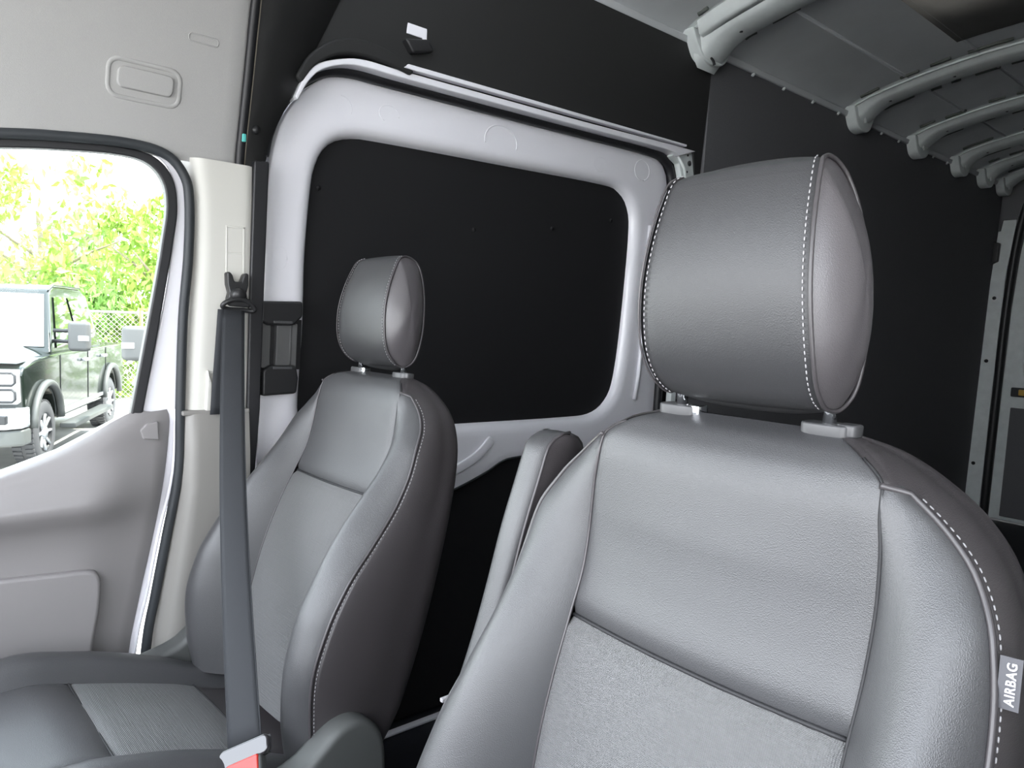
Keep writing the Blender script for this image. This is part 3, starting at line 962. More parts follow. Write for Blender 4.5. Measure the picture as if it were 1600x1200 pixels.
def L_(t, z):
    return lerp_tab(t, ZL, z)


def section(z):
    """control points of half the cross-section, centre front to centre back"""
    yc = L_(YC, z)
    return [(0.0, yc - 0.000), (L_(SEAMW, z), yc + 0.000), (L_(RWt, z), L_(RYt, z)), (L_(PWt, z), L_(PYt, z)), (L_(SWt, z), L_(SYt, z)), (L_(BWt, z), L_(BYt, z)), (0.0, L_(BYt, z) + 0.014 * min(1, -z / 0.03))]


def crv(P, i, t):
    a = P[i - 1] if i else (-P[1][0], P[1][1])
    b, c = P[i], P[i + 1]
    d = P[i + 2] if i + 2 < len(P) else (-P[-2][0], P[-2][1])
    if i == 0:
        d = (c[0] + 0.12, c[1] - 0.004)
    if i == 1:
        a = (2 * b[0] - c[0] + 0.018, b[1] - 1.2 * (c[1] - b[1]))
    return cr_point(a, b, c, d, t)


def seat_point(z, i, t):
    w_, y_ = crv(section(z), i, t)
    return w_, y_


def zlevels(z0, z1, n, top=False):
    out = []
    for k in range(n + 1):
        t = k / n
        if top:
            t = t * t * 0.65 + t * 0.35 if True else t
        out.append(z0 + (z1 - z0) * t)
    return out


SEAMZ = -0.237
ZB = -0.68


def build_backrest(root, loc, pitch, side_tag=True):
    zt = zlevels(0.0, SEAMZ, 34, True)
    zb_ = zlevels(SEAMZ, ZB, 40)
    allz = zt + zb_[1:]
    ZJ = min(x for x in allz if x > -0.036)

    def soft(d, amp, wd):
        return amp * exp(-d / wd)
    # centre leather panel (between the long seams, above the cross seam)
    rows = []
    for z in zt:
        r = []
        for k in range(-18, 19):
            t = abs(k) / 18
            w_, y_ = seat_point(z, 0, t)
            w_ = w_ * (1 if k >= 0 else -1)
            dE = (1 - t) * 0.155
            g = soft(dE, 0.004, 0.006)
            dS = (z - SEAMZ)
            g = max(g, soft(dS, 0.012, 0.014))
            # slight fullness
            y_ -= 0.010 * (1 - t * t) * min(1, max(0, -z - 0.02) / 0.1)
            r.append((w_, y_ + g, z))
        rows.append(r)
    br = grid_mesh('backrest', rows, M['leather'], root)
    br.location = loc
    br.rotation_euler = (pitch, 0, 0)
    # woven insert
    rows = []
    for z in zb_:
        r = []
        for k in range(-18, 19):
            t = abs(k) / 18
            w_, y_ = seat_point(z, 0, t)
            w_ = w_ * (1 if k >= 0 else -1)
            g = max(soft((1 - t) * 0.155, 0.004, 0.005), soft(SEAMZ - z, 0.012, 0.005))
            y_ -= 0.010 * (1 - t * t)
            r.append((w_, y_ + g, z))
        rows.append(r)
    grid_mesh('woven_insert', rows, M['insert'], br, label='woven grid-textured centre insert')
    tube('cross_seam', [(k * 0.0155, seat_point(SEAMZ, 0, abs(k) / 10)[1] + 0.0095 - 0.010 * (1 - (k / 10) ** 2), SEAMZ) for k in range(-10, 11)], 0.0022, M['seam'], br, 6)
    for sg in (-1, 1):
        # bolster: long seam to piping
        rows = []
        for z in allz:
            r = []
            for i in (1, 2):
                for k in range(9 if i == 1 else 10):
                    t = k / 9
                    w_, y_ = seat_point(z, i, t)
                    g = 0
                    if i == 1:
                        g = soft(t * 0.05, 0.004, 0.005)
                    else:
                        g = soft((1 - t) * 0.05, 0.003, 0.004)
                    g *= min(1, max(0, -z - 0.03) / 0.06)
                    r.append((sg * w_, y_ + g, z))
            rows.append(r)
        rows = [q for q, z in zip(rows, allz) if z <= ZJ]
        grid_mesh('bolster', rows, M['leather'], br)
        # side panel: piping to the back; above the piping's start it takes the shoulder too
        rows = []
        for z in allz:
            r = []
            if z >= ZJ:
                for k in range(9):
                    w_, y_ = seat_point(z, 1, k / 9)
                    r.append((sg * w_, y_, z))
                for k in range(9):
                    w_, y_ = seat_point(z, 2, k / 9)
                    r.append((sg * w_, y_, z))
            else:
                w_, y_ = seat_point(z, 3, 0)
                for k in range(18):
                    r.append((sg * w_, y_ + 0.001, z))
            for i in (3, 4):
                for k in range(8):
                    w_, y_ = seat_point(z, i, k / 8)
                    if i == 4:
                        pass
                    r.append((sg * w_, y_, z))
            w_, y_ = seat_point(z, 5, 0)
            r.append((sg * w_, y_, z))
            rows.append(r)
        o = grid_mesh('side_cover', rows, M['leather_side'], br)
        # seams
        pp = []
        for z in [x for x in allz if -0.66 < x < ZJ]:
            w_, y_ = seat_point(z, 3, 0)
            pp.append(Vector((sg * (w_ + 0.0005), y_ - 0.0012, z)))
        w0, y0 = seat_point(ZJ, 1, 0.0)
        pp = [Vector((sg * w0, y0 - 0.001, ZJ))] + pp
        tube('piping', pp, 0.0026, M['piping'], br, 8)
        st = []
        for z in [x for x in allz if -0.66 < x < -0.038]:
            w_, y_ = seat_point(z, 3, 0.0)
            w2, y2 = seat_point(z, 3, 0.08)
            d = Vector((w2 - w_, y2 - y_)).normalized() * 0.0055
            st.append(Vector((sg * (w_ + d.x + 0.0008), y_ + d.y, z + 0.0)))
        # near the top run the stitches outside the piping by height
        stitches('stitching', st, M['thread'], br, 0.0068, 0.0042, 0.0008)
        ls = []
        for z in [x for x in allz if -0.66 < x < -0.015]:
            w_, y_ = seat_point(z, 1, 0)
            ls.append(Vector((sg * (w_), y_ + 0.0028, z)))
        tube('long_seam', ls, 0.0016, M['seam'] if sg > 0 else M['piping'], br, 6)
    # back shell
    rows = []
    for z in allz:
        r = []
        for k in range(-12, 13):
            t = 1 - abs(k) / 12
            w_, y_ = seat_point(z, 5, t)
            r.append(((1 if k >= 0 else -1) * w_, y_, z))
        rows.append(r)
    grid_mesh('back_shell', rows, M['leather_side'], br)
    return br


HL = [(0.081, -0.050, 0.226), (0.086, -0.065, 0.175), (0.090, -0.070, 0.122), (0.092, -0.062, 0.070), (0.090, -0.045, 0.038), (0.088, -0.020, 0.020), (0.092, 0.000, 0.021), (0.098, 0.013, 0.042),
      (0.101, 0.018, 0.09), (0.098, 0.016, 0.145), (0.090, 0.010, 0.195), (0.081, 0.000, 0.228), (0.077, -0.018, 0.241), (0.077, -0.036, 0.240)]


def build_headrest(root, loc, pitch):
    loop = smooth_path(HL, 7, True)
    n = len(loop)
    cy_ = -0.025
    cz_ = 0.13
    rows = []
    for i in range(n + 1):
        w_, y_, z_ = loop[i % n]
        d = Vector((y_ - cy_, z_ - cz_))
        # outward normal in the yz plane from neighbours
        a, b = loop[(i - 1) % n], loop[(i + 1) % n]
        t = Vector((b[1] - a[1], b[2] - a[2])).normalized()
        nn = Vector((t.y, -t.x))
        if nn.dot(d) < 0:
            nn = -nn
        r = []
        rear = max(0.0, nn.x)
        for k in range(-14, 15):
            s = k / 14
            bl = 0.003 * (1 - s * s) + 0.022 * rear * (1 - abs(s) ** 3)
            edge = (1 - abs(s)) * w_
            g = 0.0035 * exp(-edge / 0.005)
            r.append((w_ * s, y_ + nn.x * (bl - g), z_ + nn.y * (bl - g)))
        rows.append(r)
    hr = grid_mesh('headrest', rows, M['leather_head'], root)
    hr.location = loc
    hr.rotation_euler = (pitch, 0, 0)
    for sg in (-1, 1):
        rows = []
        cw = sum(p[0] for p in loop) / n
        for q in range(17):
            rr = 1 - q / 16
            dome = 0.022 * (1 - rr ** 2.0)
            row = []
            for i in range(n + 1):
                w_, y_, z_ = loop[i % n]
                ycen = -0.025
                yy = ycen + (y_ - ycen) * rr
                zz = cz_ + (z_ - cz_) * rr
                ww = cw + (w_ - cw) * rr
                # w follows height even inside
                wz = lerp_tab([0.090, 0.094, 0.096, 0.094, 0.088, 0.081, 0.077], [0.02, 0.05, 0.09, 0.14, 0.19, 0.23, 0.25], zz)
                ww = wz + (w_ - lerp_tab([0.090, 0.094, 0.096, 0.094, 0.088, 0.081, 0.077], [0.02, 0.05, 0.09, 0.14, 0.19, 0.23, 0.25], z_)) * rr
                g = 0.002 * exp(-(1 - rr) / 0.05)
                row.append((sg * (ww + dome - g), yy, zz))
            rows.append(row)
        nr, nc = len(rows), n
        ctr = Vector((0, 0, 0))
        for it in range(25):
            new = [list(r) for r in rows]
            for q in range(1, nr - 1):
                for i in range(nc):
                    nb = (rows[q - 1][i][0] + rows[q + 1][i][0] + rows[q][(i + 1) % nc][0] + rows[q][(i - 1) % nc][0]) / 4
                    new[q][i] = (rows[q][i][0] * 0.5 + nb * 0.5, rows[q][i][1], rows[q][i][2])
                new[q][nc] = new[q][0]
            av = sum(new[nr - 2][i][0] for i in range(nc)) / nc
            for i in range(nc + 1):
                new[nr - 1][i] = (av, rows[nr - 1][i][1], rows[nr - 1][i][2])
            rows = new
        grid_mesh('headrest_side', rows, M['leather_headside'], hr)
        tube('headrest_piping', [(sg * (p[0] + 0.0004), p[1] + (0.001 if p[1] > -0.02 else -0.001), p[2]) for p in loop], 0.0021 if sg > 0 else 0.0011, M['piping'], hr, 6, True)
        st = []
        for i in list(range(int(n * 0.93), n)) + list(range(0, int(n * 0.36))):
            w_, y_, z_ = loop[i]
            st.append(Vector((sg * (w_ - 0.0065), y_ + (-0.0012 if y_ < -0.03 else 0), z_ + (0.0015 if z_ > 0.22 else (-0.001 if z_ < 0.05 else 0)))))
        stitches('headrest_stitching', st, M['thread'], hr, 0.0058, 0.0036, 0.0007)
        # post with its guide collar
        po = tube('headrest_post', [(sg * 0.0815, 0.0, -0.02), (sg * 0.0815, 0.0, 0.10)], 0.0062, M['chrome'], hr, 14)
        gd = smooth_path([(0.022, 0.000), (0.018, 0.010), (0.0, 0.0125), (-0.018, 0.010), (-0.022, 0.0), (-0.018, -0.010), (0.0, -0.0125), (0.018, -0.010)], 4, True)
        prism('post_guide', [(sg * 0.0815 + a * 1.08, b * 1.25) for a, b in gd], lambda u, v, s: (u, v, 0.0062 if s else -0.006), M['guide'], hr, 0.002)
        prism('guide_button', [(sg * 0.0815 + 0.019 + a * 0.45, b * 0.85) for a, b in gd], lambda u, v, s: (u, v, 0.0075 if s else -0.004), M['chrome'] if sg < 0 else M['guide'], hr, 0.002)
    return hr


def build_cushion(root, zoff):
    """zoff: world z -> root-local z. Cushion y runs forward from the backrest foot (local y about -0.25) to -0.76"""
    def zc(y):
        return lerp_tab([0.37, 0.425, 0.448, 0.455, 0.430, 0.380, 0.335, 0.32], [-0.80, -0.775, -0.73, -0.63, -0.53, -0.38, -0.27, -0.15], y)

    def csec(y):
        z = zc(y)
        k = lerp_tab([0.3, 0.7, 1.0, 1.15, 1.0, 0.7, 0.6], [-0.80, -0.75, -0.6, -0.5, -0.4, -0.27, -0.15], y)
        return [(0.0, z), (0.150, z + 0.001), (0.200, z + 0.028 * k), (0.243, z + 0.018 * k), (0.262, z - 0.045), (0.258, z - 0.16)]
    ysq = [-0.80 + 0.65 * i / 60 for i in range(61)]
    YS = -0.555
    rows = []

    def panel(name, m, ya, yb_, segs, sgns, label=None, fall=0.004):
        out = None
        rows = []
        ny = 26
        for i in range(ny + 1):
            y = ya + (yb_ - ya) * i / ny
            P = csec(y)
            r = []
            if segs == 'c':
                for k in range(-14, 15):
                    t = abs(k) / 14
                    a, z = crv6(P, 0, t)
                    g = max(fall * exp(-(1 - t) * 0.15 / 0.005), 0.006 * exp(-abs(y - YS) / 0.010) if abs(y - YS) < 0.08 else 0)
                    r.append(((1 if k >= 0 else -1) * a, y, z - g + zoff + 0.006 * (1 - t * t)))
            else:
                for sgm in (1, 2, 3, 4):
                    for k in range(7 if sgm < 4 else 8):
                        a, z = crv6(P, sgm, k / 7)
                        g = fall * exp(-k / 7 * 0.05 / 0.005) if sgm == 1 else 0
                        r.append((sgns * a, y, z - g + zoff))
            rows.append(r)
        return rows

    def crv6(P, i, t):
        a = P[i - 1] if i else (-P[1][0], P[1][1])
        b, c = P[i], P[i + 1]
        d = P[i + 2] if i + 2 < len(P) else (P[-1][0], P[-1][1] - 0.05)
        return cr_point(a, b, c, d, t)
    cu = grid_mesh('seat_cushion', panel('f', None, -0.80, YS, 'c', 0), M['leather'], root)
    grid_mesh('woven_insert', panel('m', None, YS, -0.335, 'c', 0), M['insert'], cu, label='woven grid-textured cushion insert')
    grid_mesh('rear_flap', panel('b', None, -0.335, -0.15, 'c', 0), M['leather_side'], cu)
    for sg in (-1, 1):
        grid_mesh('cushion_bolster', panel('s', None, -0.80, -0.15, 's', sg), M['leather'], cu)
        st = []
        for i in range(50):
            y = -0.78 + 0.6 * i / 49
            P = csec(y)
            a, z = crv6(P, 3, 0.05)
            st.append(Vector((sg * (a + 0.001), y, z + zoff + 0.0005)))
        stitches('stitching', st, M['thread'], cu, 0.007, 0.0045, 0.0008)
    # seams
    tube('cross_seam', [(k * 0.015, YS, csec(YS)[0][1] + zoff - 0.003) for k in range(-10, 11)], 0.0018, M['seam'], cu, 6)
    tube('cross_seam', [(k * 0.015, -0.335, csec(-0.335)[0][1] + zoff + 0.006 * (1 - (k / 10) ** 2)) for k in range(-10, 11)], 0.0018, M['seam'], cu, 6)
    # front face
    P = csec(-0.80)
    pts = [crv6(P, i, k / 5) for i in range(5) for k in range(5)]
    pts = [(a, z) for a, z in pts]
    poly = [(a, z + zoff) for a, z in pts] + [(-a, z + zoff) for a, z in pts][::-1]
    prism('cushion_front', poly, lambda u, v, s: (u, -0.79 if s else -0.80, v), M['leather'], cu, 0)
    # pedestal
    box('seat_base', (-0.20, -0.72, 0.0), (0.20, -0.20, 0.40 - 0.16), M['blackplastic'], root, 0.01)
    return cu


def side_cap(root, sg, zoff, xo=0.268):
    # recliner cover beside the hinge (shape in local y,z(world))
    poly = smooth_path([(-0.62, 0.34), (-0.50, 0.365), (-0.40, 0.385), (-0.33, 0.402), (-0.295, 0.425), (-0.265, 0.447), (-0.232, 0.452), (-0.20, 0.436), (-0.178, 0.405), (-0.17, 0.355), (-0.175, 0.28), (-0.22, 0.22), (-0.40, 0.20), (-0.62, 0.24)], 4, True)
    return poly


def seat(name, label, x, y, z, yaw, pitch, zshift=0.0):
    r = thing(name, label, 'seat', (x, y, -0.08), yaw)
    lz = z + 0.08
    br = build_backrest(r, (0, 0, lz), pitch)
    build_headrest(r, (0, 0, lz), pitch)
    build_cushion(r, 0.08 + zshift)
    for sg in (-1, 1):
        pl = side_cap(r, sg, 0)
        cp = prism('recliner_cover', [(a, b + 0.08 + zshift) for a, b in pl], lambda u, v, s, sg=sg: (sg * (0.312 if s else 0.255), u, v), M['greyplastic'], r, 0.014)
    return r, br


drv, dbr = seat('driver_seat', 'black leather driver seat in the near right foreground', 0.46, 0.641, 1.035, 0.018, 0.0, 0.03)
pas, pbr = seat('passenger_seat', 'black leather passenger seat beside the door window, belt across it', -0.497, 0.759, 1.005, 0.068, -0.141)

# airbag tag sewn into the driver seat's outboard piping
zt0, zt1 = -0.190, -0.232
ww, yy = seat_point(-0.146, 3, 0)
tagp = [(0.0, 0.019), (0.0, -0.019), (0.0145, -0.019), (0.0145, 0.019)]
def tagf(u, v, s):
    return (ww + 0.004 + u * 0.90, yy - 0.004 + u * 0.20 + (0.0009 if s else 0), -0.152 + v)
AT = prism('airbag_tag', tagp, tagf, M['label'], dbr, 0, label='small grey fabric tag reading AIRBAG')
tx = bpy.data.curves.new('tag_lettering', 'FONT')
tx.body = 'AIRBAG'
tx.size = 0.0082
tx.align_x = 'CENTER'
tx.align_y = 'CENTER'
tx.extrude = 0.0002
tx.offset = 0.0002
tx.space_character = 1.12
to = bpy.data.objects.new('tag_lettering', tx)
COL.objects.link(to)
to.parent = dbr
tx.materials.append(M['labeltext'])
# text x axis -> up (+z), text y axis -> image left (-x), facing -y
ex = Vector((0, 0, 1))
ey = Vector((-0.976, -0.217, 0))
ez = ex.cross(ey)
mm_ = Matrix(((ex.x, ey.x, ez.x, 0), (ex.y, ey.y, ez.y, 0), (ex.z, ey.z, ez.z, 0), (0, 0, 0, 1)))
if ez.y > 0:
    pass
c0 = Vector(tagf(0.0085, 0, 0)) + Vector((0, -0.0008, 0))
mm_.translation = c0
to.matrix_local = mm_
bpy.context.view_layer.update()
tme = bpy.data.meshes.new_from_object(to.evaluated_get(bpy.context.evaluated_depsgraph_get()))
tme.name = 'tag_lettering'
bpy.data.objects.remove(to)
to = link('tag_lettering', tme, None, dbr)
if not tme.materials:
    tme.materials.append(M['labeltext'])
to.matrix_local = mm_

# folded-up armrest on the inboard side of the driver seat
ar = bpy.data.objects.new('armrest', None)
COL.objects.link(ar)
ar.parent = drv
ar.location = (0, 0, 1.035 + 0.08)
AC = smooth_path([(-0.040, -0.078), (-0.051, -0.11), (-0.072, -0.17), (-0.095, -0.25), (-0.118, -0.32), (-0.150, -0.40), (-0.185, -0.48)], 5)   # front edge centre line (y,z)
rowsF, ring = [], []
def arm_sec(y, z, k):
    # section across x at one station; depth back 0.085
    d_ = 0.085 * k
    return [(-0.300, y + 0.012), (-0.297, y + 0.003), (-0.290, y - 0.001), (-0.270, y - 0.001), (-0.264, y + 0.003), (-0.262, y + 0.010),
            (-0.254, y + d_ * 0.5), (-0.257, y + d_ - 0.014), (-0.264, y + d_ - 0.003), (-0.290, y + d_ - 0.003), (-0.298, y + d_ - 0.014), (-0.302, y + d_ * 0.5)]
rows = []
tops = [(-0.002, 0.05), (-0.0, 0.55), (0.0, 0.85)]
st0 = AC[0]
for dz, dy, k in ((0.026, 0.042, 0.08), (0.0245, 0.028, 0.38), (0.019, 0.014, 0.70), (0.010, 0.004, 0.92)):
    rows.append([(a, b, st0[1] + dz) for a, b in arm_sec(st0[0] + dy, 0, k)])
for y, z in AC:
    rows.append([(a, b, z) for a, b in arm_sec(y, z, 1.0)])
rows = [r + [r[0]] for r in rows]
grid_mesh('armrest_front', [[r[i] for i in range(0, 6)] for r in rows], M['leather'], ar)
grid_mesh('armrest_side', [[r[i] for i in range(5, 13)] for r in rows], M['leather_side'], ar)
pymesh('armrest_top', rows[0][:-1], [list(range(12))], M['leather'], ar)
tube('armrest_piping', [(r[5][0] + 0.0005, r[5][1], r[5][2]) for r in rows], 0.0022, M['piping'], ar, 6)
box('side_clip', (-0.306, -0.150, -0.383), (-0.300, -0.135, -0.378), M['thread'], ar, 0.001)

# outboard recline handle of the passenger seat
lv = smooth_path([(-0.30, 0.33), (-0.262, 0.355), (-0.235, 0.40), (-0.222, 0.415), (-0.205, 0.40), (-0.20, 0.37), (-0.22, 0.34), (-0.25, 0.31)], 4, True)
prism('recline_lever', [(a, b + 0.08) for a, b in lv], lambda u, v, s: (-0.325 if s else -0.28, u, v), M['guide'], pas, 0.008)
tube('upholstery_tie', [(-0.095, -0.372, 0.44), (-0.05, -0.355, 0.447), (-0.005, -0.345, 0.44)], 0.0018, M['thread'], pas, 6)

# ================================================================== SEAT BELT
sb = thing('seat_belt', 'charcoal seat belt running from the pillar anchor down to the buckle', 'seat belt', (-0.80, 0.548, 1.15))
def BL(p):
    return Vector(p) - Vector((-0.80, 0.548, 1.15))
A0, A1 = Vector((-0.800, 0.527, 1.128)), Vector((-0.800, 0.574, 1.126))
B0, B1 = Vector((-0.244, 0.362, 0.428)), Vector((-0.220, 0.405, 0.448))
rows = []
for i in range(31):
    t = i / 30
    a, b = A0.lerp(B0, t), A1.lerp(B1, t)
    sag = 0.010 * sin(pi * t)
    r = []
    for k in range(7):
        s = k / 6
        p = a.lerp(b, s)
        r.append(BL(p + Vector((0.0, -sag, -sag * 0.3)) + Vector((0.0015, -0.0015, 0)) * (sin(pi * s))))
    rows.append(r)
web = grid_mesh('belt_webbing', rows, M['webbing'], sb, 0.0014)
for k in (0, 6):
    tube('selvedge', [r[k] for r in rows], 0.0011, M['webbing'], sb, 6)
# vertical run into the pillar
rows = []
for i in range(12):
    t = i / 11
    z = 1.128 - 0.24 * t
    rows.append([BL((-0.822, 0.522 - 0.016 * t + 0.046 * k / 4, z)) for k in range(5)])
grid_mesh('lower_webbing', rows, M['webbing'], sb, 0.0014)
# anchor: forked plastic plate plus oval ring
fk = [(0.539, 1.212), (0.546, 1.214), (0.552, 1.206), (0.556, 1.192), (0.572, 1.192), (0.576, 1.206), (0.580, 1.213), (0.588, 1.212), (0.588, 1.185), (0.583, 1.165), (0.586, 1.148), (0.578, 1.140), (0.549, 1.140), (0.541, 1.150), (0.545, 1.167), (0.540, 1.185)]
prism_yz('anchor_plate', [(a - 0.548, b - 1.15) for a, b in fk], -0.036, -0.012, M['blackplastic'], sb, 0.004)
dome = [(-0.012 + 0.80 - 0.80, 0, 0)]
tube('anchor_cap', [(-0.02, 0.0155, 0.012), (-0.004, 0.0155, 0.010), (0.002, 0.0155, 0.008)], 0.016, M['blackplastic'], sb, 16, rfun=lambda t: 0.019 - 0.007 * t * t)
ring = []
for i in range(40):
    a = 2 * pi * i / 40
    yv = 0.016 + 0.036 * cos(a)
    zv = -0.010 + 0.012 * sin(a) - 0.010 * abs(cos(a)) ** 2 * (1 if cos(a) > 0 else 0.4)
    ring.append((-0.008 + 0.006 * sin(a), yv, zv))
tube('belt_ring', ring, 0.0055, M['blackplastic'], sb, 10, True)
prism_yz('ring_yoke', [(0.000, 0.010), (-0.014, -0.006), (-0.006, -0.014), (0.038, -0.016), (0.047, -0.010), (0.032, 0.010)], -0.016, -0.004, M['blackplastic'], sb, 0.004)
# tongue plate
d = (B1 - B0).normalized()
dn = (B0.lerp(B1, 0.5) - A0.lerp(A1, 0.5)).normalized()
nrm = d.cross(dn).normalized()
mid = B0.lerp(B1, 0.5)
Rm = Matrix((d, dn, nrm)).transposed()
def TL(u, v, s_, th, c=mid):
    p = c + d * u + dn * v + nrm * (th if s_ else -th)
    return tuple(BL(p))
out_ = rrect(-0.041, 0.041, -0.004, 0.026, 0.010)
prism('tongue_plate', out_, lambda u, v, s: TL(u, v, s, 0.009), M['tongue'], sb, 0.004, label='glossy dark tongue plate')
tube('tongue_rim', [TL(-0.038, 0.0, 1, 0.010), TL(0.038, 0.0, 1, 0.010)], 0.0035, M['chrome'], sb, 8)
tube('tongue_rim', [TL(-0.038, 0.022, 1, 0.009), TL(0.038, 0.022, 1, 0.009)], 0.0026, M['chrome'], sb, 8)
bk = thing('seat_belt_buckle', 'seat belt buckle with red release button at the bottom edge', 'buckle', tuple(mid + dn * 0.05))
def TK(u, v, s_, th):
    p = mid + d * u + dn * v + nrm * (th if s_ else -th) - (mid + dn * 0.05)
    return tuple(p)
prism('buckle_body', rrect(-0.030, 0.030, 0.021, 0.10, 0.008), lambda u, v, s: TK(u, v, s, 0.013), M['greyplastic'], bk, 0.005)
prism('release_button', rrect(-0.026, 0.026, 0.022, 0.046, 0.004), lambda u, v, s: TK(u, v, s, 0.0150), M['red'], bk, 0.003, label='red release button')
tube('buckle_stalk', [TK(0, 0.10, 0, 0), TK(0, 0.17, 0, 0)], 0.012, M['blackplastic'], bk, 8)

# ================================================================== OUTSIDE
GZ = -0.85
gd = box('ground', (-60, -60, GZ - 0.3), (60, 60, GZ), M['asphalt'], None, 0)
gd['kind'] = 'structure'


def wheel(par, x, y, r=0.40, wdt=0.27, out=1):
    t = bpy.data.objects.new('wheel', None)
    COL.objects.link(t)
    t.parent = par
    t.location = (x, y, r)
    # lathe about local y
    prof = [(r * 0.60, wdt * 0.46), (r * 0.66, wdt * 0.5), (r * 0.90, wdt * 0.5), (r * 0.98, wdt * 0.40), (r, wdt * 0.25), (r, -wdt * 0.25), (r * 0.98, -wdt * 0.4), (r * 0.90, -wdt * 0.5), (r * 0.6, -wdt * 0.5)]
    n = 36
    rows = [[(p[0] * cos(2 * pi * i / n), out * p[1], p[0] * sin(2 * pi * i / n)) for p in prof] for i in range(n + 1)]
    grid_mesh('tyre', rows, M['tyre'], t)
    # tread blocks
    V, Fc = [], []
    for i in range(40):
        a = 2 * pi * i / 40
        for s in (-1, 1):
            b = len(V)
            for da in (-0.05, 0.05):
                for rr in (r - 0.01, r + 0.012):
                    for yy_ in (0.02, wdt * 0.42):
                        V.append(((rr) * cos(a + da + 0.04 * s), s * yy_, (rr) * sin(a + da + 0.04 * s)))
            Fc += [[b, b + 1, b + 3, b + 2], [b + 4, b + 6, b + 7, b + 5], [b, b + 4, b + 5, b + 1], [b + 2, b + 3, b + 7, b + 6], [b, b + 2, b + 6, b + 4], [b + 1, b + 5, b + 7, b + 3]]
    pymesh('tread', V, Fc, M['tyre'], t, kind='stuff')
    prof = [(r * 0.62, wdt * 0.48), (r * 0.58, wdt * 0.44), (r * 0.55, wdt * 0.2), (0.02, wdt * 0.15)]
    rows = [[(p[0] * cos(2 * pi * i / n), out * p[1], p[0] * sin(2 * pi * i / n)) for p in prof] for i in range(n + 1)]
    grid_mesh('rim', rows, M['rubber'], t)
    for i in range(8):
        a = 2 * pi * i / 8
        tube('spoke', [(0.06 * cos(a), out * wdt * 0.36, 0.06 * sin(a)), (r * 0.58 * cos(a), out * wdt * 0.44, r * 0.58 * sin(a))], 0.022, M['truckchrome'], t, 6)
    tube('hub', [(0, out * wdt * 0.2, 0), (0, out * wdt * 0.5, 0)], 0.07, M['truckchrome'], t, 12)
    return t


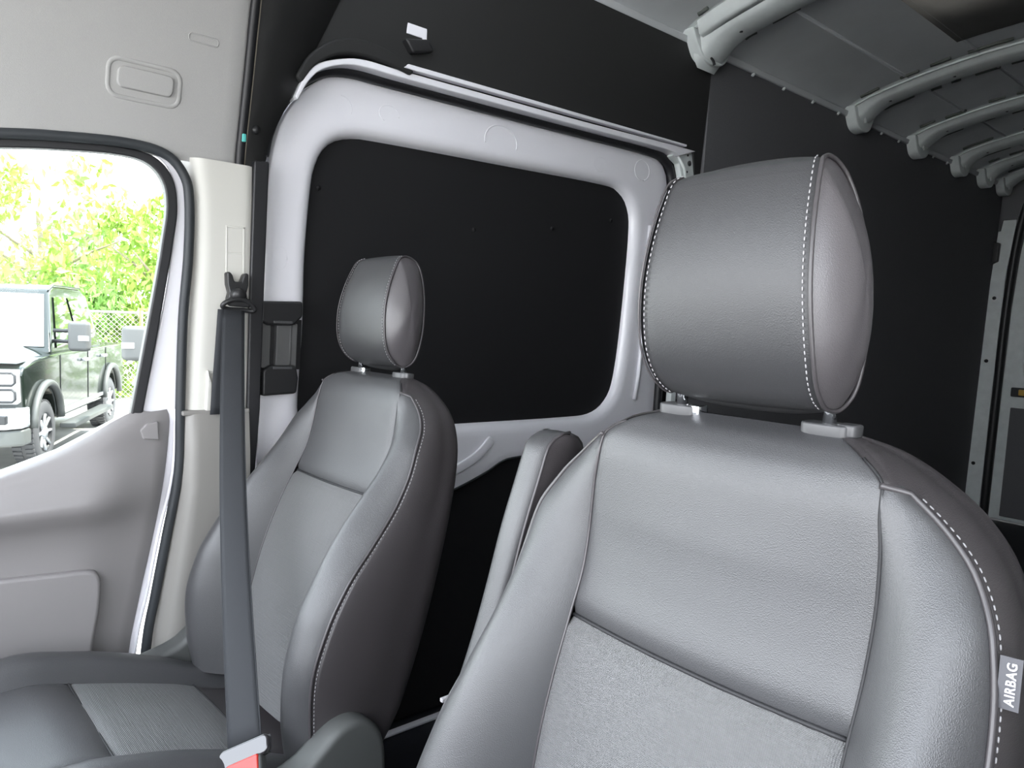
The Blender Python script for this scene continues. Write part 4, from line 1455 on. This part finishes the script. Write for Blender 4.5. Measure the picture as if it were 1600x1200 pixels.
def truck(name, label, loc, rotz, group=None):
    """x forward, y left (0 at left flank), z up from ground; front axle at x=0"""
    T = thing(name, label, 'truck', loc, rotz, group)
    Wd = 2.0
    WB = 3.35
    # lower body side profile (x,z) with wheel arches, extruded across y
    def arch_pts(cx_, r=0.50, n=9, z0=0.62):
        return [(cx_ + r * cos(pi - pi * i / (n - 1)), 0.60 + (r * 0.95) * sin(pi * i / (n - 1))) for i in range(n)]
    low = [(-4.35, 0.62)] + [(-WB + 0.0 + 0.5 * cos(pi - pi * i / 8), 0.55 + 0.45 * sin(pi * i / 8)) for i in range(9)] + [(-2.75, 0.50), (-0.60, 0.50)] + \
          [(0.5 * cos(pi - pi * i / 8), 0.55 + 0.45 * sin(pi * i / 8)) for i in range(9)] + [(0.72, 0.62), (0.78, 1.18), (0.70, 1.27), (0.30, 1.33), (-0.75, 1.36), (-4.35, 1.36)]
    body = prism('body', low, lambda u, v, s: (u, (-Wd + 0.03) if s else -0.03, v), M['truckpaint'], T, 0.04)
    # fender flares
    for cx_ in (0.0, -WB):
        fp = [(cx_ + 0.53 * cos(pi - pi * i / 14), 0.0, 0.53 + 0.49 * sin(pi * i / 14)) for i in range(15)]
        tube('fender_flare', [(a, 0.0, c) for a, b, c in fp], 0.045, M['greyplastic'], T, 8)
        tube('fender_flare', [(a, -Wd, c) for a, b, c in fp], 0.045, M['greyplastic'], T, 8)
    # hood
    rows = []
    for i in range(13):
        x = 0.74 - 1.50 * i / 12
        r = []
        for k in range(13):
            y = -Wd + 0.10 + (Wd - 0.20) * k / 12
            s = (k - 6) / 6
            zz = 1.30 + 0.13 * (1 - abs(s) ** 2.5) * min(1, (i + 0.3) / 3) + 0.05 * i / 12
            zz += 0.035 if 0.35 < abs(s) < 0.60 else 0
            r.append((x, y, zz))
        rows.append(r)
    grid_mesh('hood', rows, M['truckpaint'], T)
    # cab greenhouse
    cabp = [(-0.50, 1.34), (-1.12, 2.16), (-1.42, 2.26), (-2.75, 2.26), (-2.98, 2.14), (-3.10, 1.34)]
    prism('cab', cabp, lambda u, v, s: (u, (-Wd + 0.10 + (v - 1.34) * 0.24) if s else (-0.10 - (v - 1.34) * 0.24), v), M['truckpaint'], T, 0.05)
    ws = [(-0.80, 1.40), (-1.40, 1.98)]
    pymesh('windshield', [(-0.56, -0.20, 1.44), (-0.56, -Wd + 0.20, 1.44), (-1.085, -Wd + 0.34, 2.13), (-1.085, -0.34, 2.13)], [[0, 1, 2, 3]], M['mirrorglass'], T)
    for x0, x1, x2, x3 in ((-0.76, -1.78, -1.78, -1.24), (-1.88, -2.90, -2.78, -1.88)):
        for s in (0, 1):
            yy_ = (lambda z: -0.085 - (z - 1.34) * 0.24) if s == 0 else (lambda z: -Wd + 0.085 + (z - 1.34) * 0.24)
            pymesh('side_window', [(x0, yy_(1.42), 1.42), (x1, yy_(1.42), 1.42), (x2, yy_(2.10), 2.10), (x3, yy_(2.10), 2.10)], [[0, 1, 2, 3]], M['darkglass'], T)
    # door lines, handles
    for x in (-0.62, -1.97, -3.05):
        strip('door_gap', [(x, -0.026, 0.56), (x, -0.026, 1.34)], (1, 0, 0), 0.015, 0.006, M['rubber'], T, 0)
    for x in (-1.72, -2.80):
        box('door_handle', (x - 0.12, -0.03, 1.19), (x + 0.10, 0.03, 1.235), M['truckchrome'], T, 0.01)
    strip('body_molding', [(-0.62, -0.02, 0.60), (-2.8, -0.02, 0.60)], (0, 0, 1), 0.05, 0.02, M['truckchrome'], T, 0)
    # running board
    box('running_board', (-2.75, -0.05, 0.36), (-0.62, 0.14, 0.43), M['greyplastic'], T, 0.015)
    # bumper with lower valance and fog lamp
    bp_ = [(0.62, 0.0), (0.80, -0.02), (0.92, -0.16), (0.97, -0.5), (0.98, -1.0), (0.97, -1.5), (0.92, -Wd + 0.16), (0.80, -Wd + 0.02), (0.62, -Wd), (0.60, -Wd + 0.1), (0.70, -1.0), (0.60, -0.1)]
    prism('bumper', bp_, lambda u, v, s: (u, v, 0.80 if s else 0.56), M['truckchrome'], T, 0.03)
    prism('valance', [(a * 0.96, b) for a, b in bp_], lambda u, v, s: (u, v, 0.55 if s else 0.36), M['greyplastic'], T, 0.03)
    for y in (-0.26, -Wd + 0.26):
        box('fog_lamp', (0.90, y - 0.12, 0.63), (0.985, y + 0.12, 0.73), M['rubber'], T, 0.01)
        box('fog_lens', (0.93, y - 0.05, 0.65), (0.995, y + 0.05, 0.71), M['hoodpaint'], T, 0.01)
    # front panel: grille and headlights
    box('grille', (0.72, -Wd + 0.52, 0.84), (0.86, -0.52, 1.24), M['truckchrome'], T, 0.02)
    for k in range(4):
        box('grille_bar', (0.84, -Wd + 0.56, 0.88 + k * 0.09), (0.88, -0.56, 0.925 + k * 0.09), M['rubber'], T, 0.008)
    for y0, y1 in ((-0.50, -0.06), (-Wd + 0.06, -Wd + 0.50)):
        hl = box('headlight', (0.70, y0, 0.84), (0.83, y1, 1.24), M['hoodpaint'], T, 0.03)
        for z0 in (0.87, 1.06):
            lp = [(0.838, y0 + 0.06, z0), (0.838, y1 - 0.06, z0), (0.836, y1 - 0.03, z0 + 0.03), (0.836, y1 - 0.03, z0 + 0.11), (0.838, y1 - 0.06, z0 + 0.14), (0.838, y0 + 0.06, z0 + 0.14)]
            if y0 < -1:
                lp = [(a, y0 + y1 - b, c) for a, b, c in lp]
            tube('light_bar', lp, 0.014, M['rubber'], hl, 6)
    # towing mirrors
    for y, s in ((0.0, 1), (-Wd, -1)):
        mh = box('mirror', (-0.82, min(y + s * 0.04, y + s * 0.30), 1.38), (-0.66, max(y + s * 0.04, y + s * 0.30), 1.78), M['barplastic'], T, 0.05)
        box('mirror_lamp', (-0.665, min(y + s * 0.17, y + s * 0.30), 1.52), (-0.648, max(y + s * 0.17, y + s * 0.30), 1.59), M['hoodpaint'], mh, 0.008)
        for zz in (1.46, 1.60):
            tube('mirror_arm', [(-0.74, y - s * 0.14, zz + 0.05), (-0.74, y + s * 0.2, zz + 0.05)], 0.025, M['rubber'], mh, 8)
    for x in (0.0, -WB):
        wheel(T, x, -0.16, 0.40, 0.27, 1)
        wheel(T, x, -Wd + 0.16, 0.40, 0.27, -1)
    # bed wall behind the cab already in body; tail
    strip('roof_line', [(-1.16, -0.31, 2.18), (-1.42, -0.32, 2.26), (-2.75, -0.32, 2.26)], (0, 1, 0), 0.02, 0.02, M['rubber'], T, 0)
    return T


truck('pickup_truck', 'black pickup truck with silver bumper parked outside the door window', (-9.62, 1.22, GZ), -math.atan2(1.114, 2.70))
truck('pickup_truck', 'second pickup truck, only its dark towing mirror showing beside the window post', (-7.1, 3.88, GZ), radians(-12))

# fence
fn = thing('chain_link_fence', 'chain link fence on rusty posts behind the parked truck', 'fence', (-15.5, 0, GZ))
V, Fc = [], []
def bar(p, q, r=0.006):
    v, f = tube_data([p, q], r, 3)
    b = len(V)
    V.extend(v)
    Fc.extend([[i + b for i in ff] for ff in f])
H = 1.9
for k in range(-60, 150):
    y = k * 0.10
    bar((0, y, 0.02), (0, y + H, H))
    bar((0.01, y + H, 0.02), (0.01, y, H))
pymesh('chain_link_mesh', V, Fc, M['fencewire'], fn, kind='stuff')
tube('top_rail', [(0.0, -6, H), (0.0, 15, H)], 0.025, M['fencewire'], fn, 8)
for y in (-5, -2, 1.0, 3.55, 7.0, 10.0):
    tube('fence_post', [(0.03, y, 0), (0.03, y, H + 0.05)], 0.035, M['rust'], fn, 8)


# trees and shrubs
def tree(name, label, x, y, h, r, n, leafsize, m, trunk=True, seed=1, group=None, base=0.0, cat='tree'):
    rnd = random.Random(seed)
    T = thing(name, label, cat, (x, y, GZ), 0, group)
    clumps = []
    for i in range(30):
        a = rnd.uniform(0, 2 * pi)
        rr = r * sqrt(rnd.random())
        zz = base + (h - base) * rnd.uniform(0.05 if base < 0.5 else 0.0, 1.0)
        clumps.append((rr * cos(a), rr * sin(a), zz, rnd.uniform(0.22, 0.45) * r))
    V, Fc = [], []
    for i in range(n):
        c = clumps[rnd.randrange(len(clumps))]
        dd = Vector((rnd.gauss(0, 1), rnd.gauss(0, 1), rnd.gauss(0, 1))).normalized() * c[3] * rnd.uniform(0.4, 1.0)
        p = Vector(c[:3]) + dd
        if p.z < 0.02:
            p.z = 0.02 + rnd.random() * 0.2
        e = Euler((rnd.uniform(0, 6.3), rnd.uniform(0, 6.3), rnd.uniform(0, 6.3))).to_matrix()
        s = leafsize * rnd.uniform(0.6, 1.3)
        b = len(V)
        for q in ((-1, 0, 0), (-0.2, -0.45, 0.1), (1, 0, 0), (-0.2, 0.45, 0.1)):
            V.append(p + e @ (Vector(q) * s))
        Fc.append([b, b + 1, b + 2, b + 3])
    me = bpy.data.meshes.new('foliage')
    me.from_pydata([tuple(v) for v in V], [], Fc)
    o = link('foliage', me, m, T, kind='stuff')
    if trunk:
        tp = smooth_path([(0, 0, 0), (0.08, 0.05, h * 0.3), (-0.05, 0.1, h * 0.6), (0.1, 0.0, h * 0.85)], 4)
        tk = tube('trunk', tp, 0.14, M['bark'], T, 8, rfun=lambda t: 0.16 - 0.12 * t)
        for i in range(5):
            a = rnd.uniform(0, 2 * pi)
            z0 = h * rnd.uniform(0.35, 0.7)
            tube('branch', [(0, 0, z0), (0.5 * r * cos(a), 0.5 * r * sin(a), z0 + 0.15 * h), (0.8 * r * cos(a), 0.8 * r * sin(a), z0 + 0.22 * h)], 0.04, M['bark'], T, 6, rfun=lambda t: 0.05 - 0.035 * t)
    return T


GT = 'trees beyond the fence'
tree('broadleaf_tree', 'tall leafy green tree at the left edge of the door window', -17.0, -0.7, 6.8, 1.7, 3600, 0.13, M['leafB'], True, 3, GT, 2.0)
tree('broadleaf_tree', 'yellow-green tree standing behind the parked truck cab', -19.5, 2.2, 4.9, 2.2, 2600, 0.13, M['leafA'], True, 5, GT, 1.4)
tree('broadleaf_tree', 'yellow-green tree beside the window post, above the fence', -17.5, 4.6, 5.0, 1.6, 2800, 0.12, M['leafA'], True, 9, GT, 1.4)
tree('broadleaf_tree', 'distant green tree seen through the gap between nearer crowns', -27.0, 3.6, 5.6, 2.6, 1300, 0.2, M['leafB'], True, 12, GT, 1.5)
tree('shrub', 'low yellow-green shrub along the fence foot under the far mirror', -17.2, 3.6, 1.9, 1.3, 2600, 0.11, M['leafA'], False, 21, None, 0.0, 'shrub')
tree('shrub', 'dense bush growing through the top of the fence', -16.5, 2.6, 2.3, 0.8, 1500, 0.11, M['leafB'], False, 22, None, 1.3, 'shrub')
tree('broadleaf_tree', 'green tree past the window post, mostly hidden by the door pillar', -18.5, 8.2, 5.2, 2.0, 2600, 0.14, M['leafB'], True, 31, GT, 0.6)  # unseen tree, added to reflect green in the truck flank
tree('broadleaf_tree', 'dense green tree farthest along the fence, hidden by the pillar', -20.0, 12.2, 5.6, 2.2, 2600, 0.14, M['leafA'], True, 33, GT, 0.6)  # second unseen tree, put in for the truck's green reflections
